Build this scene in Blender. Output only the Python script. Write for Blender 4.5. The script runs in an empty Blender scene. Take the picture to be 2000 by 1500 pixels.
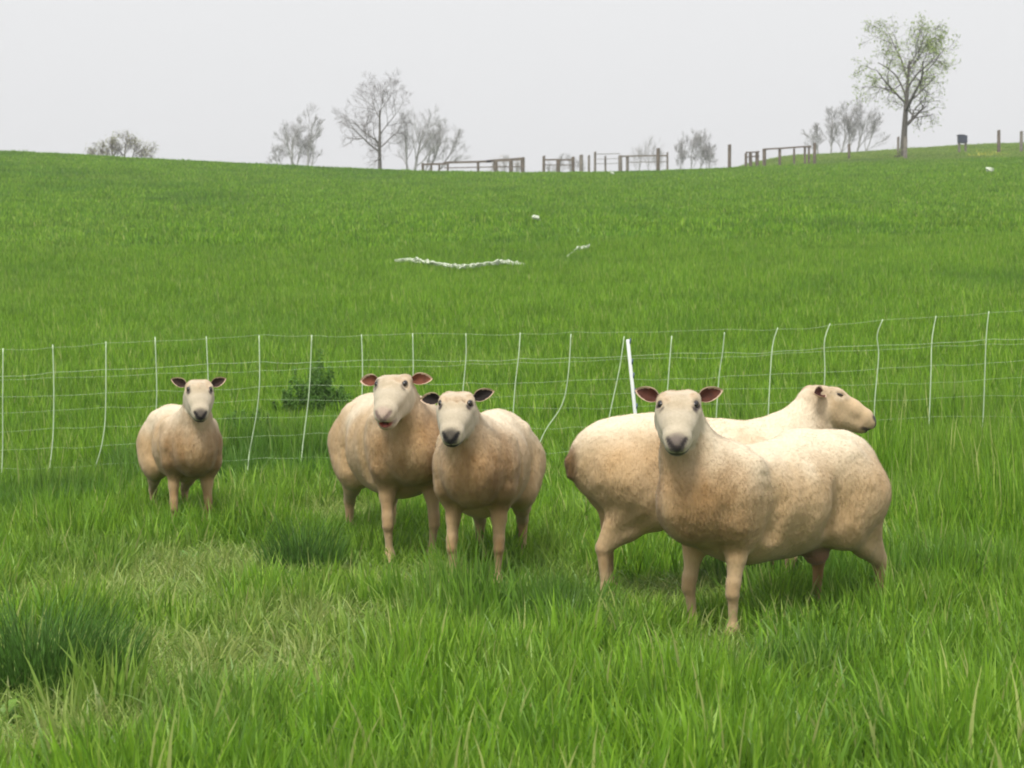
import bpy, bmesh, math, random
import numpy as np
from mathutils import Vector, Matrix, Euler

rng = np.random.default_rng(7)
R = random.Random(11)
sc = bpy.context.scene
COL = sc.collection

# ------------------------------------------------------------------ camera
F = 3500.0                       # focal length in pixels of a 2000 px wide frame
H = 1.05                         # eye height above the pasture in front
cam_d = bpy.data.cameras.new('camera')
cam = bpy.data.objects.new('camera', cam_d)
COL.objects.link(cam)
cam.location = (0, 0, H)
cam.rotation_euler = (math.radians(90) - math.atan(50 / F), 0, 0)
cam_d.sensor_width = 36
cam_d.lens = F / 2000 * 36
cam_d.clip_start = 0.1
cam_d.clip_end = 3000
cam_d.dof.use_dof = True
cam_d.dof.focus_distance = 7.4
cam_d.dof.aperture_fstop = 9.0
sc.camera = cam

# ------------------------------------------------------------------ light
SUN_EL, SUN_AZ = math.radians(58), math.radians(200)     # high, behind and left of the camera
world = bpy.data.worlds.new('World')
sc.world = world
world.use_nodes = True
nt = world.node_tree
nt.nodes.clear()
wo = nt.nodes.new('ShaderNodeOutputWorld')
bg = nt.nodes.new('ShaderNodeBackground')
sky = nt.nodes.new('ShaderNodeTexSky')
sky.sky_type = 'NISHITA'
sky.sun_disc = False
sky.sun_elevation = SUN_EL
sky.sun_rotation = SUN_AZ
sky.air_density = 1.0
sky.dust_density = 4.0
hsv = nt.nodes.new('ShaderNodeHueSaturation')
hsv.inputs['Saturation'].default_value = 0.08
nt.links.new(sky.outputs[0], hsv.inputs['Color'])
tc = nt.nodes.new('ShaderNodeTexCoord')
sep = nt.nodes.new('ShaderNodeSeparateXYZ')
nt.links.new(tc.outputs['Generated'], sep.inputs[0])
rampw = nt.nodes.new('ShaderNodeValToRGB')               # closed cloud cover, brighter overhead
nt.links.new(sep.outputs['Z'], rampw.inputs[0])
cr = rampw.color_ramp
cr.elements[0].position = 0.0
cr.elements[0].color = (0.57, 0.573, 0.578, 1)
cr.elements[1].position = 1.0
cr.elements[1].color = (1.0, 1.0, 1.02, 1)
e = cr.elements.new(0.10); e.color = (0.565, 0.567, 0.573, 1)
e = cr.elements.new(0.30); e.color = (0.635, 0.64, 0.645, 1)
cm = nt.nodes.new('ShaderNodeMix'); cm.data_type = 'RGBA'; cm.blend_type = 'MULTIPLY'
cm.inputs[0].default_value = 1.0
nt.links.new(rampw.outputs[0], cm.inputs[6])
cm.inputs[7].default_value = (5.55, 5.55, 5.55, 1)
mixw = nt.nodes.new('ShaderNodeMix'); mixw.data_type = 'RGBA'
mixw.inputs[0].default_value = 0.93
nt.links.new(hsv.outputs[0], mixw.inputs[6])
nt.links.new(cm.outputs[2], mixw.inputs[7])
nt.links.new(mixw.outputs[2], bg.inputs['Color'])
bg.inputs['Strength'].default_value = 0.12
nt.links.new(bg.outputs[0], wo.inputs['Surface'])

sun_d = bpy.data.lights.new('sun', 'SUN')
sun_d.energy = 1.5
sun_d.angle = math.radians(14)
sun_d.color = (1.0, 0.96, 0.89)
sun = bpy.data.objects.new('sun', sun_d)
COL.objects.link(sun)
# Nishita: rotation 0 = +Y, clockwise seen from above
sdir = Vector((math.sin(SUN_AZ) * math.cos(SUN_EL), math.cos(SUN_AZ) * math.cos(SUN_EL), math.sin(SUN_EL)))
sun.rotation_euler = sdir.to_track_quat('Z', 'Y').to_euler()

vs = sc.view_settings
vs.view_transform = 'Standard'
vs.look = 'None'
vs.exposure = 1.08
vs.gamma = 1
vs.use_curve_mapping = False
sc.render.engine = 'CYCLES'
sc.cycles.use_denoising = True
sc.cycles.max_bounces = 6
sc.cycles.diffuse_bounces = 3
sc.cycles.transmission_bounces = 3
sc.cycles.transparent_max_bounces = 6
sc.cycles.pixel_filter_type = 'BLACKMAN_HARRIS'
sc.cycles.filter_width = 1.9

# ------------------------------------------------------------------ helpers
def tag(o, label=None, cat=None, group=None, kind=None):
    if label: o['label'] = label
    if cat: o['category'] = cat
    if group: o['group'] = group
    if kind: o['kind'] = kind
    return o

def link(o, parent=None):
    COL.objects.link(o)
    if parent is not None:
        o.parent = parent
    return o

def empty(name, loc, rz=0.0, sc_=1.0):
    o = bpy.data.objects.new(name, None)
    o.empty_display_size = 0.2
    o.location = loc
    o.rotation_euler = (0, 0, rz)
    o.scale = (sc_, sc_, sc_)
    return link(o)

def mesh_obj(name, V, Fc, mat, parent=None, smooth=True, loc=None):
    me = bpy.data.meshes.new(name)
    me.from_pydata([tuple(map(float, v)) for v in V], [], [tuple(map(int, f)) for f in Fc])
    for m in (mat if isinstance(mat, (list, tuple)) else [mat]):
        me.materials.append(m)
    if smooth:
        me.polygons.foreach_set('use_smooth', [True] * len(me.polygons))
    me.update()
    o = bpy.data.objects.new(name, me)
    if loc is not None:
        o.location = loc
    return link(o, parent)

def sstep(a, b, x):
    t = np.clip((x - a) / (b - a), 0, 1)
    return t * t * (3 - 2 * t)

_P = np.random.default_rng(3).random((64, 64, 16)).astype(np.float32)
def vnoise(x, y, z=0.0):
    """smooth value noise 0..1, wraps every 64 cells"""
    x, y, z = np.broadcast_arrays(np.asarray(x, float), np.asarray(y, float), np.asarray(z, float))
    xi, yi, zi = np.floor(x).astype(int), np.floor(y).astype(int), np.floor(z).astype(int)
    fx, fy, fz = x - xi, y - yi, z - zi
    fx, fy, fz = [t * t * (3 - 2 * t) for t in (fx, fy, fz)]
    def g(a, b, c): return _P[(xi + a) & 63, (yi + b) & 63, (zi + c) & 15]
    r = 0
    for a in (0, 1):
        for b in (0, 1):
            for c in (0, 1):
                r = r + g(a, b, c) * (fx if a else 1 - fx) * (fy if b else 1 - fy) * (fz if c else 1 - fz)
    return r

def fbm(x, y, z=0.0, o=3):
    r, a, s = 0, 1.0, 0
    for i in range(o):
        r = r + a * vnoise(x * 2**i + 7.3 * i, y * 2**i + 3.1 * i, z * 2**i)
        s += a; a *= 0.5
    return r / s

# ------------------------------------------------------------------ terrain
SKX = np.array([-1500, -600, 0, 150, 310, 480, 620, 740, 900, 1100, 1300, 1500, 1700, 2000, 2600, 3500]) - 1000.0
SKY = np.array([275, 284, 292, 301, 311, 318, 325, 331, 335, 337, 333, 324, 316, 308, 300, 295]) + 5.0
YC = 92.0
def _P0(y, w=0.8):
    t = (y - 10.3) / w
    return w * np.where(t > 30, t, np.log1p(np.exp(np.minimum(t, 30))))
def zc(x):
    u = x / YC * F
    px = np.zeros_like(np.asarray(x, float))
    for s in (-120, -60, 0, 60, 120):
        px = px + np.interp(u + s, SKX, SKY)
    return H + YC * (700 - px / 5) / F
def ground(x, y):
    x = np.asarray(x, float); y = np.asarray(y, float)
    yy = np.minimum(y, YC)
    g = _P0(yy) / _P0(np.array(YC))
    z = zc(x) * g + 0.035 * np.clip(x, -8, 8) * sstep(8, 12, y) * (1 - g)
    und = (fbm(x / 7.0 + 9, y / 9.0, 0.5) - 0.5)
    z = z + und * 0.5 * sstep(14, 30, y) * (1 - sstep(70, 90, y))
    z = z + (fbm(x / 1.1 + 4, y / 1.1, 2.5, 2) - 0.5) * 0.07 * (1 - sstep(60, 90, y))
    k = 0.094 + 0.028 * sstep(14, 21, x) + 0.015 * sstep(21, 37, x)
    y2 = np.clip(y - YC, 0, 38)
    z = z + k * y2 + 0.04 * np.clip(y - 130, 0, 400)
    return z
def gz(x, y): return float(ground(np.array(x), np.array(y)))
def wx(px, d): return (px - 1000.0) / F * d
def wz(py, d): return H + (700.0 - py) / F * d

# ------------------------------------------------------------------ materials
def new_mat(name):
    m = bpy.data.materials.new(name)
    m.use_nodes = True
    n = m.node_tree.nodes
    b = n['Principled BSDF']
    return m, m.node_tree, b

def simple_mat(name, col, rough=0.7, noise=0.15, nscale=20.0, spec=0.3):
    m, t, b = new_mat(name)
    b.inputs['Roughness'].default_value = rough
    b.inputs['Specular IOR Level'].default_value = spec
    tcn = t.nodes.new('ShaderNodeTexCoord')
    nz = t.nodes.new('ShaderNodeTexNoise'); nz.inputs['Scale'].default_value = nscale; nz.inputs['Detail'].default_value = 5
    t.links.new(tcn.outputs['Object'], nz.inputs['Vector'])
    r = t.nodes.new('ShaderNodeValToRGB')
    c = np.array(col)
    r.color_ramp.elements[0].position = 0.3; r.color_ramp.elements[1].position = 0.7
    r.color_ramp.elements[0].color = (*np.clip(c * (1 - noise), 0, 1), 1)
    r.color_ramp.elements[1].color = (*np.clip(c * (1 + noise), 0, 1), 1)
    t.links.new(nz.outputs[0], r.inputs[0])
    t.links.new(r.outputs[0], b.inputs['Base Color'])
    return m

def grass_mat(name):
    m, t, b = new_mat(name)
    N, L = t.nodes, t.links
    at = N.new('ShaderNodeAttribute'); at.attribute_type = 'INSTANCER'; at.attribute_name = 'tint'
    sp = N.new('ShaderNodeSeparateXYZ'); L.new(at.outputs['Vector'], sp.inputs[0])     # x dry, y deep, z random
    bl = N.new('ShaderNodeAttribute'); bl.attribute_type = 'GEOMETRY'; bl.attribute_name = 'blade'
    sb = N.new('ShaderNodeSeparateXYZ'); L.new(bl.outputs['Vector'], sb.inputs[0])     # x random, y height
    r = N.new('ShaderNodeValToRGB'); L.new(sb.outputs[0], r.inputs[0])
    els = r.color_ramp.elements
    els[0].position = 0; els[0].color = (0.075, 0.190, 0.018, 1)
    els[1].position = 1; els[1].color = (0.42, 0.55, 0.12, 1)
    for p, c in ((0.35, (0.125, 0.295, 0.016)), (0.70, (0.215, 0.420, 0.024)), (0.90, (0.32, 0.53, 0.045)), (0.975, (0.36, 0.50, 0.09)), (0.990, (0.48, 0.50, 0.20))):
        e = els.new(p); e.color = (*c, 1)
    mx = N.new('ShaderNodeMix'); mx.data_type = 'RGBA'; L.new(sp.outputs[1], mx.inputs[0])
    L.new(r.outputs[0], mx.inputs[6]); mx.inputs[7].default_value = (0.050, 0.175, 0.028, 1)
    dr = N.new('ShaderNodeValToRGB'); L.new(sb.outputs[0], dr.inputs[0])
    dr.color_ramp.elements[0].color = (0.20, 0.29, 0.06, 1)
    dr.color_ramp.elements[1].color = (0.50, 0.48, 0.22, 1)
    my = N.new('ShaderNodeMix'); my.data_type = 'RGBA'; L.new(sp.outputs[0], my.inputs[0])
    L.new(mx.outputs[2], my.inputs[6]); L.new(dr.outputs[0], my.inputs[7])
    # slightly yellower tips
    tip = N.new('ShaderNodeMath'); tip.operation = 'MULTIPLY'; L.new(sb.outputs[1], tip.inputs[0]); tip.inputs[1].default_value = 0.22
    mt = N.new('ShaderNodeMix'); mt.data_type = 'RGBA'; L.new(tip.outputs[0], mt.inputs[0])
    L.new(my.outputs[2], mt.inputs[6]); mt.inputs[7].default_value = (0.30, 0.42, 0.05, 1)
    hs = N.new('ShaderNodeHueSaturation'); L.new(mt.outputs[2], hs.inputs['Color'])
    vm = N.new('ShaderNodeMapRange'); L.new(sp.outputs[2], vm.inputs[0]); vm.inputs[3].default_value = 0.78; vm.inputs[4].default_value = 1.18
    L.new(vm.outputs[0], hs.inputs['Value'])
    L.new(hs.outputs[0], b.inputs['Base Color'])
    b.inputs['Roughness'].default_value = 0.42
    b.inputs['Specular IOR Level'].default_value = 0.4
    tr = N.new('ShaderNodeBsdfTranslucent'); L.new(hs.outputs[0], tr.inputs[0])
    ms = N.new('ShaderNodeMixShader'); ms.inputs[0].default_value = 0.42
    L.new(b.outputs[0], ms.inputs[1]); L.new(tr.outputs[0], ms.inputs[2])
    L.new(ms.outputs[0], N['Material Output'].inputs['Surface'])
    return m
M_GRASS = grass_mat('grass_blade')

def soil_mat():
    m, t, b = new_mat('pasture_ground')
    N, L = t.nodes, t.links
    g = N.new('ShaderNodeNewGeometry')
    nz = N.new('ShaderNodeTexNoise'); nz.inputs['Scale'].default_value = 3.0; nz.inputs['Detail'].default_value = 8
    L.new(g.outputs['Position'], nz.inputs['Vector'])
    n2 = N.new('ShaderNodeTexNoise'); n2.inputs['Scale'].default_value = 0.25; n2.inputs['Detail'].default_value = 4
    L.new(g.outputs['Position'], n2.inputs['Vector'])
    r = N.new('ShaderNodeValToRGB'); L.new(nz.outputs[0], r.inputs[0])
    r.color_ramp.elements[0].position = 0.3; r.color_ramp.elements[0].color = (0.045, 0.10, 0.018, 1)
    r.color_ramp.elements[1].position = 0.7; r.color_ramp.elements[1].color = (0.10, 0.19, 0.03, 1)
    mx = N.new('ShaderNodeMix'); mx.data_type = 'RGBA'; L.new(n2.outputs[0], mx.inputs[0])
    L.new(r.outputs[0], mx.inputs[6]); mx.inputs[7].default_value = (0.08, 0.12, 0.03, 1)
    L.new(mx.outputs[2], b.inputs['Base Color'])
    b.inputs['Roughness'].default_value = 0.95
    return m

# ------------------------------------------------------------------ ground sheet
def axis(*segs):
    out = []
    for a, b_, s in segs:
        out += list(np.arange(a, b_, s))
    return out
ys = np.array(axis((-6, 3, 1.0), (3, 16, 0.28), (16, 40, 0.6), (40, 140, 1.4), (140, 620, 20)) + [620])
xp = axis((0, 7, 0.3), (7, 16, 0.6), (16, 44, 1.4), (44, 420, 20)) + [420]
xs = np.array([-v for v in xp[:0:-1]] + xp)
XX, YY = np.meshgrid(xs, ys)
ZZ = ground(XX, YY)
V = np.stack([XX.ravel(), YY.ravel(), ZZ.ravel()], 1)
nx, ny = len(xs), len(ys)
ii = (np.arange(ny - 1)[:, None] * nx + np.arange(nx - 1)[None]).ravel()
Fq = np.stack([ii, ii + 1, ii + nx + 1, ii + nx], 1)
tag(mesh_obj('pasture_ground', V, Fq, soil_mat()), kind='structure')

# ------------------------------------------------------------------ grass
lib = bpy.data.collections.new('grass_tufts')        # meshes the scatter draws from
def tuft_mesh(name, n, rad, h0, h1, w, segs, lean, curl, seed, flat=0.0):
    r = np.random.default_rng(seed)
    V, Fc, A = [], [], []
    for i in range(n):
        a = r.random() * 2 * math.pi
        rr = rad * math.sqrt(r.random())
        bx, by = rr * math.cos(a), rr * math.sin(a)
        da = a + r.normal() * 0.9
        d = np.array([math.cos(da), math.sin(da)])
        h = h0 + (h1 - h0) * r.random() ** 1.3
        le = abs(r.normal()) * lean + flat * r.random()
        cu = (0.2 + r.random()) * curl
        fa = r.random() * math.pi
        side = np.array([math.cos(fa), math.sin(fa), 0.0])
        ww = w * (0.6 + 0.7 * r.random())
        rnd = r.random()
        base = len(V)
        p = np.array([bx, by, -0.03])
        ang = le * 0.5
        sl = (h + 0.03) / segs
        for s in range(segs + 1):
            t = s / segs
            wd = ww * (1 - t ** 1.6) * 0.5 * (0.75 + 0.5 * min(1, t * 3))
            if s < segs:
                V.append(p - side * wd); V.append(p + side * wd)
                A += [(rnd, t, 0), (rnd, t, 0)]
            else:
                V.append(p.copy()); A.append((rnd, 1, 0))
            if s < segs:
                an = min(ang, 2.3)
                p = p + sl * np.array([d[0] * math.sin(an), d[1] * math.sin(an), math.cos(an)])
                ang += (le + cu * (0.4 + t)) / segs * 1.6
        for s in range(segs - 1):
            q = base + 2 * s
            Fc.append((q, q + 1, q + 3, q + 2))
        q = base + 2 * (segs - 1)
        Fc.append((q, q + 1, q + 2))
    me = bpy.data.meshes.new(name)
    me.from_pydata([tuple(v) for v in V], [], Fc)
    at = me.attributes.new('blade', 'FLOAT_VECTOR', 'POINT')
    at.data.foreach_set('vector', np.array(A, np.float32).ravel())
    me.materials.append(M_GRASS)
    me.polygons.foreach_set('use_smooth', [True] * len(me.polygons))
    me.update()
    return me

def tuft_lib(name, specs):
    c = bpy.data.collections.new(name)
    for i, s in enumerate(specs):
        o = bpy.data.objects.new('%s_%02d' % (name, i), tuft_mesh('%s_%02d' % (name, i), *s))
        c.objects.link(o)
    return c
#               n   rad   h0    h1    w      segs lean curl seed flat
LIB_LONG = tuft_lib('long_tuft', [(30, .080, .08, .24, .0118, 5, .15, .42, 100 + i) for i in range(5)] +
                                 [(30, .10, .07, .19, .0080, 5, .40, 1.1, 120 + i) for i in range(3)])
LIB_SHORT = tuft_lib('short_tuft', [(34, .09, .06, .15, .006, 4, .45, .9, 200 + i, .5) for i in range(5)])
LIB_MID = tuft_lib('mid_tuft', [(60, .20, .12, .24, .013, 3, .14, .4, 300 + i) for i in range(5)])
LIB_FAR = tuft_lib('far_tuft', [(150, .55, .06, .15, .026, 2, .30, .5, 400 + i) for i in range(5)])

def scatter(name, lib, P, rot, scl, idx, tint, label):
    me = bpy.data.meshes.new(name)
    me.vertices.add(len(P))
    me.vertices.foreach_set('co', P.astype(np.float32).ravel())
    for nm, arr in (('rot', rot), ('scl', scl), ('tint', tint)):
        a = me.attributes.new(nm, 'FLOAT_VECTOR', 'POINT')
        a.data.foreach_set('vector', arr.astype(np.float32).ravel())
    a = me.attributes.new('idx', 'INT', 'POINT')
    a.data.foreach_set('value', idx.astype(np.int32))
    me.materials.append(M_GRASS)
    me.update()
    o = bpy.data.objects.new(name, me)
    link(o)
    g = bpy.data.node_groups.new(name, 'GeometryNodeTree')
    g.interface.new_socket('Geometry', in_out='INPUT', socket_type='NodeSocketGeometry')
    g.interface.new_socket('Geometry', in_out='OUTPUT', socket_type='NodeSocketGeometry')
    N, L = g.nodes, g.links
    gi, go = N.new('NodeGroupInput'), N.new('NodeGroupOutput')
    ip = N.new('GeometryNodeInstanceOnPoints')
    ci = N.new('GeometryNodeCollectionInfo')
    ci.inputs['Collection'].default_value = lib
    ci.inputs['Separate Children'].default_value = True
    ci.inputs['Reset Children'].default_value = True
    def attr(nm, ty):
        n = N.new('GeometryNodeInputNamedAttribute'); n.data_type = ty
        n.inputs['Name'].default_value = nm
        return n.outputs['Attribute']
    L.new(gi.outputs[0], ip.inputs['Points'])
    L.new(ci.outputs[0], ip.inputs['Instance'])
    ip.inputs['Pick Instance'].default_value = True
    L.new(attr('idx', 'INT'), ip.inputs['Instance Index'])
    L.new(attr('rot', 'FLOAT_VECTOR'), ip.inputs['Rotation'])
    L.new(attr('scl', 'FLOAT_VECTOR'), ip.inputs['Scale'])
    L.new(ip.outputs[0], go.inputs[0])
    md = o.modifiers.new('scatter', 'NODES')
    md.node_group = g
    tag(o, label, 'grass', kind='stuff')
    return o

def sample_wedge(y0, y1, cell, margin, half=0.30):
    yy = np.arange(y0, y1, cell)
    out = []
    for y in yy:
        w = half * y + margin
        n = int(2 * w / cell)
        x = -w + (np.arange(n) + rng.random(n)) * cell
        out.append(np.stack([x, y + rng.random(n) * cell], 1))
    return np.concatenate(out)

def blob(x, y, cx, cy, rx, ry):
    """soft patch 0..1 with a ragged border"""
    d = np.sqrt(((x - cx) / rx) ** 2 + ((y - cy) / ry) ** 2) + (fbm(x * 2.2, y * 2.2, 5.5) - 0.5) * 0.9
    return 1 - sstep(0.7, 1.15, d)

def pw(px, py, z=0.0):
    """pixel on the near pasture -> ground x, y"""
    d = F * (H - z) / (py - 700.0)
    return wx(px, d), d

# worn, flattened patches (seen low at left, middle left, by the feet)
FLAT = [(*pw(330, 1330), .75, .75), (*pw(20, 1480), .5, .45), (*pw(620, 1240), .45, .45), (*pw(250, 1180), .5, .7), (*pw(880, 1420), .18, .15), (*pw(1250, 1330), .3, .25), (*pw(440, 1130), .5, .8), (-0.95, 8.2, .5, .5),
        (*pw(1405, 1275), .16, .42), (*pw(940, 1190), .35, .35), (-1.0, 10.6, .5, .5), (*pw(1330, 1180), .35, .5), (*pw(720, 1150), .45, .5)]
# deeper green, ranker growth
DEEP = [(*pw(70, 1290, .1), .33, .45), (*pw(590, 1090, .1), .35, .55), (-3.05, 11.0, .8, .7), (*pw(1830, 1110, .1), .25, .3),
        (-1.6, 12.9, .9, .6), (-2.0, 12.3, 1.0, .6), (*pw(960, 1240), .5, .3), (*pw(1500, 1330), .6, .25), (1.5, 7.9, 1.2, .35)]

def fields(P):
    x, y = P[:, 0], P[:, 1]
    flat = np.zeros(len(P)); deep = np.zeros(len(P))
    for f in FLAT: flat = np.maximum(flat, blob(x, y, *f))
    for f in DEEP: deep = np.maximum(deep, blob(x, y, *f))
    n = fbm(x * .9 + 20, y * .7 + 5, 3.5)
    flat = np.maximum(flat, sstep(.66, .78, n) * .8)
    return flat, deep

# --- long grass in the foreground
P = sample_wedge(3.4, 13.2, 0.066, 1.3)
flat, deep = fields(P)
keep = rng.random(len(P)) > np.clip(flat * 0.88 + .75 * sstep(.40, .22, vnoise(P[:, 0] * 4.1, P[:, 1] * 3.2, 7.5)), 0, 1)
Pk, fl, dp = P[keep], flat[keep], deep[keep]
x, y = Pk[:, 0], Pk[:, 1]
n = len(Pk)
hs = 0.30 + 0.62 * fbm(x * 1.4, y * 1.4, 1.5) + 01.0 * (vnoise(x * 4.1, y * 3.2, 7.5) - .5) + .34 + 0.22 * rng.random(n)
hs = hs * (1 - 0.45 * fl) * (1 + 0.25 * dp)
hs = hs * (1 + 0.85 * sstep(0.9, 2.2, x) * sstep(8.6, 9.8, y))
hs = hs * (1 + 0.10 * sstep(-0.8, -1.6, x) * sstep(8.5, 9.3, y))
for (cx_, cy_, rx_, ry_) in ((.85, 6.6, .75, .75), (-.2, 7.9, .65, .75), (-.55, 8.9, .5, .7), (.4, 7.5, .7, .6), (.72, 6.1, .30, .50), (.68, 6.25, .22, .40), (-.16, 7.6, .3, .4), (-.5, 8.5, .4, .4)):
    hs = hs * (1 - .26 * (1 - sstep(.6, 1.1, np.sqrt(((x - cx_) / rx_) ** 2 + ((y - cy_) / ry_) ** 2))))
scl = np.stack([0.9 + .3 * rng.random(n), 0.9 + .3 * rng.random(n), hs], 1)
rot = np.stack([rng.normal(0, .09, n), rng.normal(0, .09, n), rng.random(n) * 6.283], 1)
dry = np.clip(fl * .62 + .5 * (fbm(x * 2.4, y * 2, 8.5) - .52) + .05, 0, 1)
dpv = np.clip(dp * .55 + 1.1 * (fbm(x * 1.1 + 3, y * 1.1, 6.5) - .52) + .9 * (vnoise(x * 3.3, y * 2.6, 12.5) - .5), 0, .9)
tint = np.stack([dry, dpv, rng.random(n)], 1)
scatter('long_grass', LIB_LONG, np.stack([x, y, ground(x, y)], 1), rot, scl, rng.integers(0, 8, n), tint,
        'tall bright green pasture grass around the sheep in the foreground')
# --- short worn grass
keep = rng.random(len(P)) < np.clip(flat * 1.2 + .12, 0, 1)
Pk, fl, dp = P[keep], flat[keep], deep[keep]
x, y = Pk[:, 0] + .02, Pk[:, 1]
n = len(Pk)
scl = np.stack([1 + .4 * rng.random(n)] * 2 + [.7 + .6 * rng.random(n)], 1)
rot = np.stack([rng.normal(0, .12, n), rng.normal(0, .12, n), rng.random(n) * 6.283], 1)
tint = np.stack([np.clip(.25 + .55 * rng.random(n) * fl, 0, 1), .15 * rng.random(n), rng.random(n)], 1)
scatter('trampled_grass', LIB_SHORT, np.stack([x, y, ground(x, y)], 1), rot, scl, rng.integers(0, 5, n), tint,
        'short flattened yellowish grass in worn patches of the foreground')
# --- low broad leaved weeds between the grass
def leafy_mesh(name, n, L0, L1, seed):
    r = np.random.default_rng(seed); V, Fc, A = [], [], []
    for i in range(n):
        a = r.random() * 6.283; D = np.array([math.cos(a), math.sin(a), 0]); S = np.array([-D[1], D[0], 0]); L = L0 + (L1 - L0) * r.random()
        up = .25 + 1.1 * r.random(); p = D * .005; q = len(V); rn = r.random()
        for t, w in ((0, .08), (.3, .75), (.6, 1.0), (.85, .6), (1, .05)):
            c = p + D * (L * t * math.cos(up * (1 - t * .5))) + np.array([0, 0, L * t * math.sin(up * (1 - t * .45))])
            ww = L * .20 * w
            V += [c - S * ww + np.array([0, 0, ww * .3]), c, c + S * ww + np.array([0, 0, ww * .3])]; A += [(rn, t, 0)] * 3
        for k in range(4):
            for m in range(2):
                b = q + 3 * k + m; Fc.append((b, b + 1, b + 4, b + 3))
    me = bpy.data.meshes.new(name); me.from_pydata([tuple(v) for v in V], [], Fc)
    at = me.attributes.new('blade', 'FLOAT_VECTOR', 'POINT'); at.data.foreach_set('vector', np.array(A, np.float32).ravel())
    me.materials.append(M_GRASS); me.polygons.foreach_set('use_smooth', [True] * len(me.polygons)); me.update(); return me
LIB_LEAF = bpy.data.collections.new('broad_leaf')
for i in range(4):
    LIB_LEAF.objects.link(bpy.data.objects.new('broad_leaf_%02d' % i, leafy_mesh('broad_leaf_%02d' % i, 9 + 3 * i, .030, .075, 500 + i)))
P = sample_wedge(3.6, 13.0, 0.17, 1.0)
x, y = P[:, 0], P[:, 1]
flat, deep = fields(P)
pr = .04 + .30 * flat + .35 * sstep(.55, .75, fbm(x * 1.3 + 40, y * 1.3, 2.5)) + .3 * sstep(-.6, -2.2, x) * sstep(8.8, 10.5, y)
k = rng.random(len(P)) < pr
x, y = x[k], y[k]; n = len(x)
s_ = .7 + .8 * rng.random(n)
scatter('broad_leaf_weeds', LIB_LEAF, np.stack([x, y, ground(x, y) + .01], 1),
        np.stack([rng.normal(0, .15, n), rng.normal(0, .15, n), rng.random(n) * 6.283], 1), np.stack([s_, s_, s_ * 1.1], 1), rng.integers(0, 4, n),
        np.stack([.15 * rng.random(n), .35 + .5 * rng.random(n), rng.random(n)], 1), 'low broad leaved weeds scattered among the near grass')
# --- behind the net, lower slope
P = sample_wedge(12.6, 34, 0.15, 2.5)
x, y = P[:, 0], P[:, 1]; n = len(P)
hs = .65 + .5 * fbm(x * .8, y * .5, 1.5) + .25 * rng.random(n)
scl = np.stack([1 + .3 * rng.random(n)] * 2 + [hs], 1)
rot = np.stack([rng.normal(0, .08, n), rng.normal(0, .08, n), rng.random(n) * 6.283], 1)
fl, dp = fields(P)
dpv = np.clip(dp * .6 + .9 * (fbm(x * .35 + 3, y * .25, 6.5) - .5) + .8 * (fbm(x * 1.6, y * .8, 4.5) - .5), 0, .8)
tint = np.stack([np.clip(.3 * (fbm(x * .6, y * .4, 9.5) - .5), 0, 1), dpv, rng.random(n)], 1)
scatter('slope_grass', LIB_MID, np.stack([x, y, ground(x, y)], 1), rot, scl, rng.integers(0, 5, n), tint,
        'green grass on the lower slope just behind the white net')
# --- the hill
P = sample_wedge(32, 134, 0.42, 4.0, .32)
P = P[(P[:, 1] < 97) | (P[:, 0] > 6)]
x, y = P[:, 0], P[:, 1]; n = len(P)
scl = np.stack([1 + .3 * rng.random(n)] * 2 + [.7 + .6 * rng.random(n)], 1)
scl[:, 2] *= np.where(y > 84, .6, 1)
rot = np.stack([rng.normal(0, .05, n), rng.normal(0, .05, n), rng.random(n) * 6.283], 1)
b1 = fbm(x * .12 + 3, y * .06, 6.5)
dpv = np.clip(-.10 + 1.3 * (b1 - .5) + 1.7 * (fbm(x * .55, y * .20, 4.5) - .5) + .06 * sstep(60, 90, y) * (x < 20) + .1 * (x < -6), 0, .95)
dry = np.clip(.6 * (fbm(x * .2, y * .1, 9.5) - .55) + .42 * sstep(93, 97, y), 0, 1)
tint = np.stack([dry, dpv, rng.random(n)], 1)
scatter('hill_grass', LIB_FAR, np.stack([x, y, ground(x, y)], 1), rot, scl, rng.integers(0, 5, n), tint,
        'green grass covering the hill up to the skyline')
# ------------------------------------------------------------------ thin spring haze
hv = [(-430, -12), (430, -12), (430, 640), (-430, 640)]
hm = bpy.data.materials.new('haze'); hm.use_nodes = True
hm.node_tree.nodes.remove(hm.node_tree.nodes['Principled BSDF'])
pv = hm.node_tree.nodes.new('ShaderNodeVolumePrincipled')
pv.inputs['Color'].default_value = (.95, .965, 1.0, 1)
pv.inputs['Density'].default_value = 0.0008
hm.node_tree.links.new(pv.outputs[0], hm.node_tree.nodes['Material Output'].inputs['Volume'])
hz = mesh_obj('haze', [(a, b, -2.5) for a, b in hv] + [(a, b, 52.0) for a, b in hv],
              [(3, 2, 1, 0), (4, 5, 6, 7), (0, 1, 5, 4), (1, 2, 6, 5), (2, 3, 7, 6), (3, 0, 4, 7)], hm, smooth=False)
tag(hz, kind='stuff')
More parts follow.
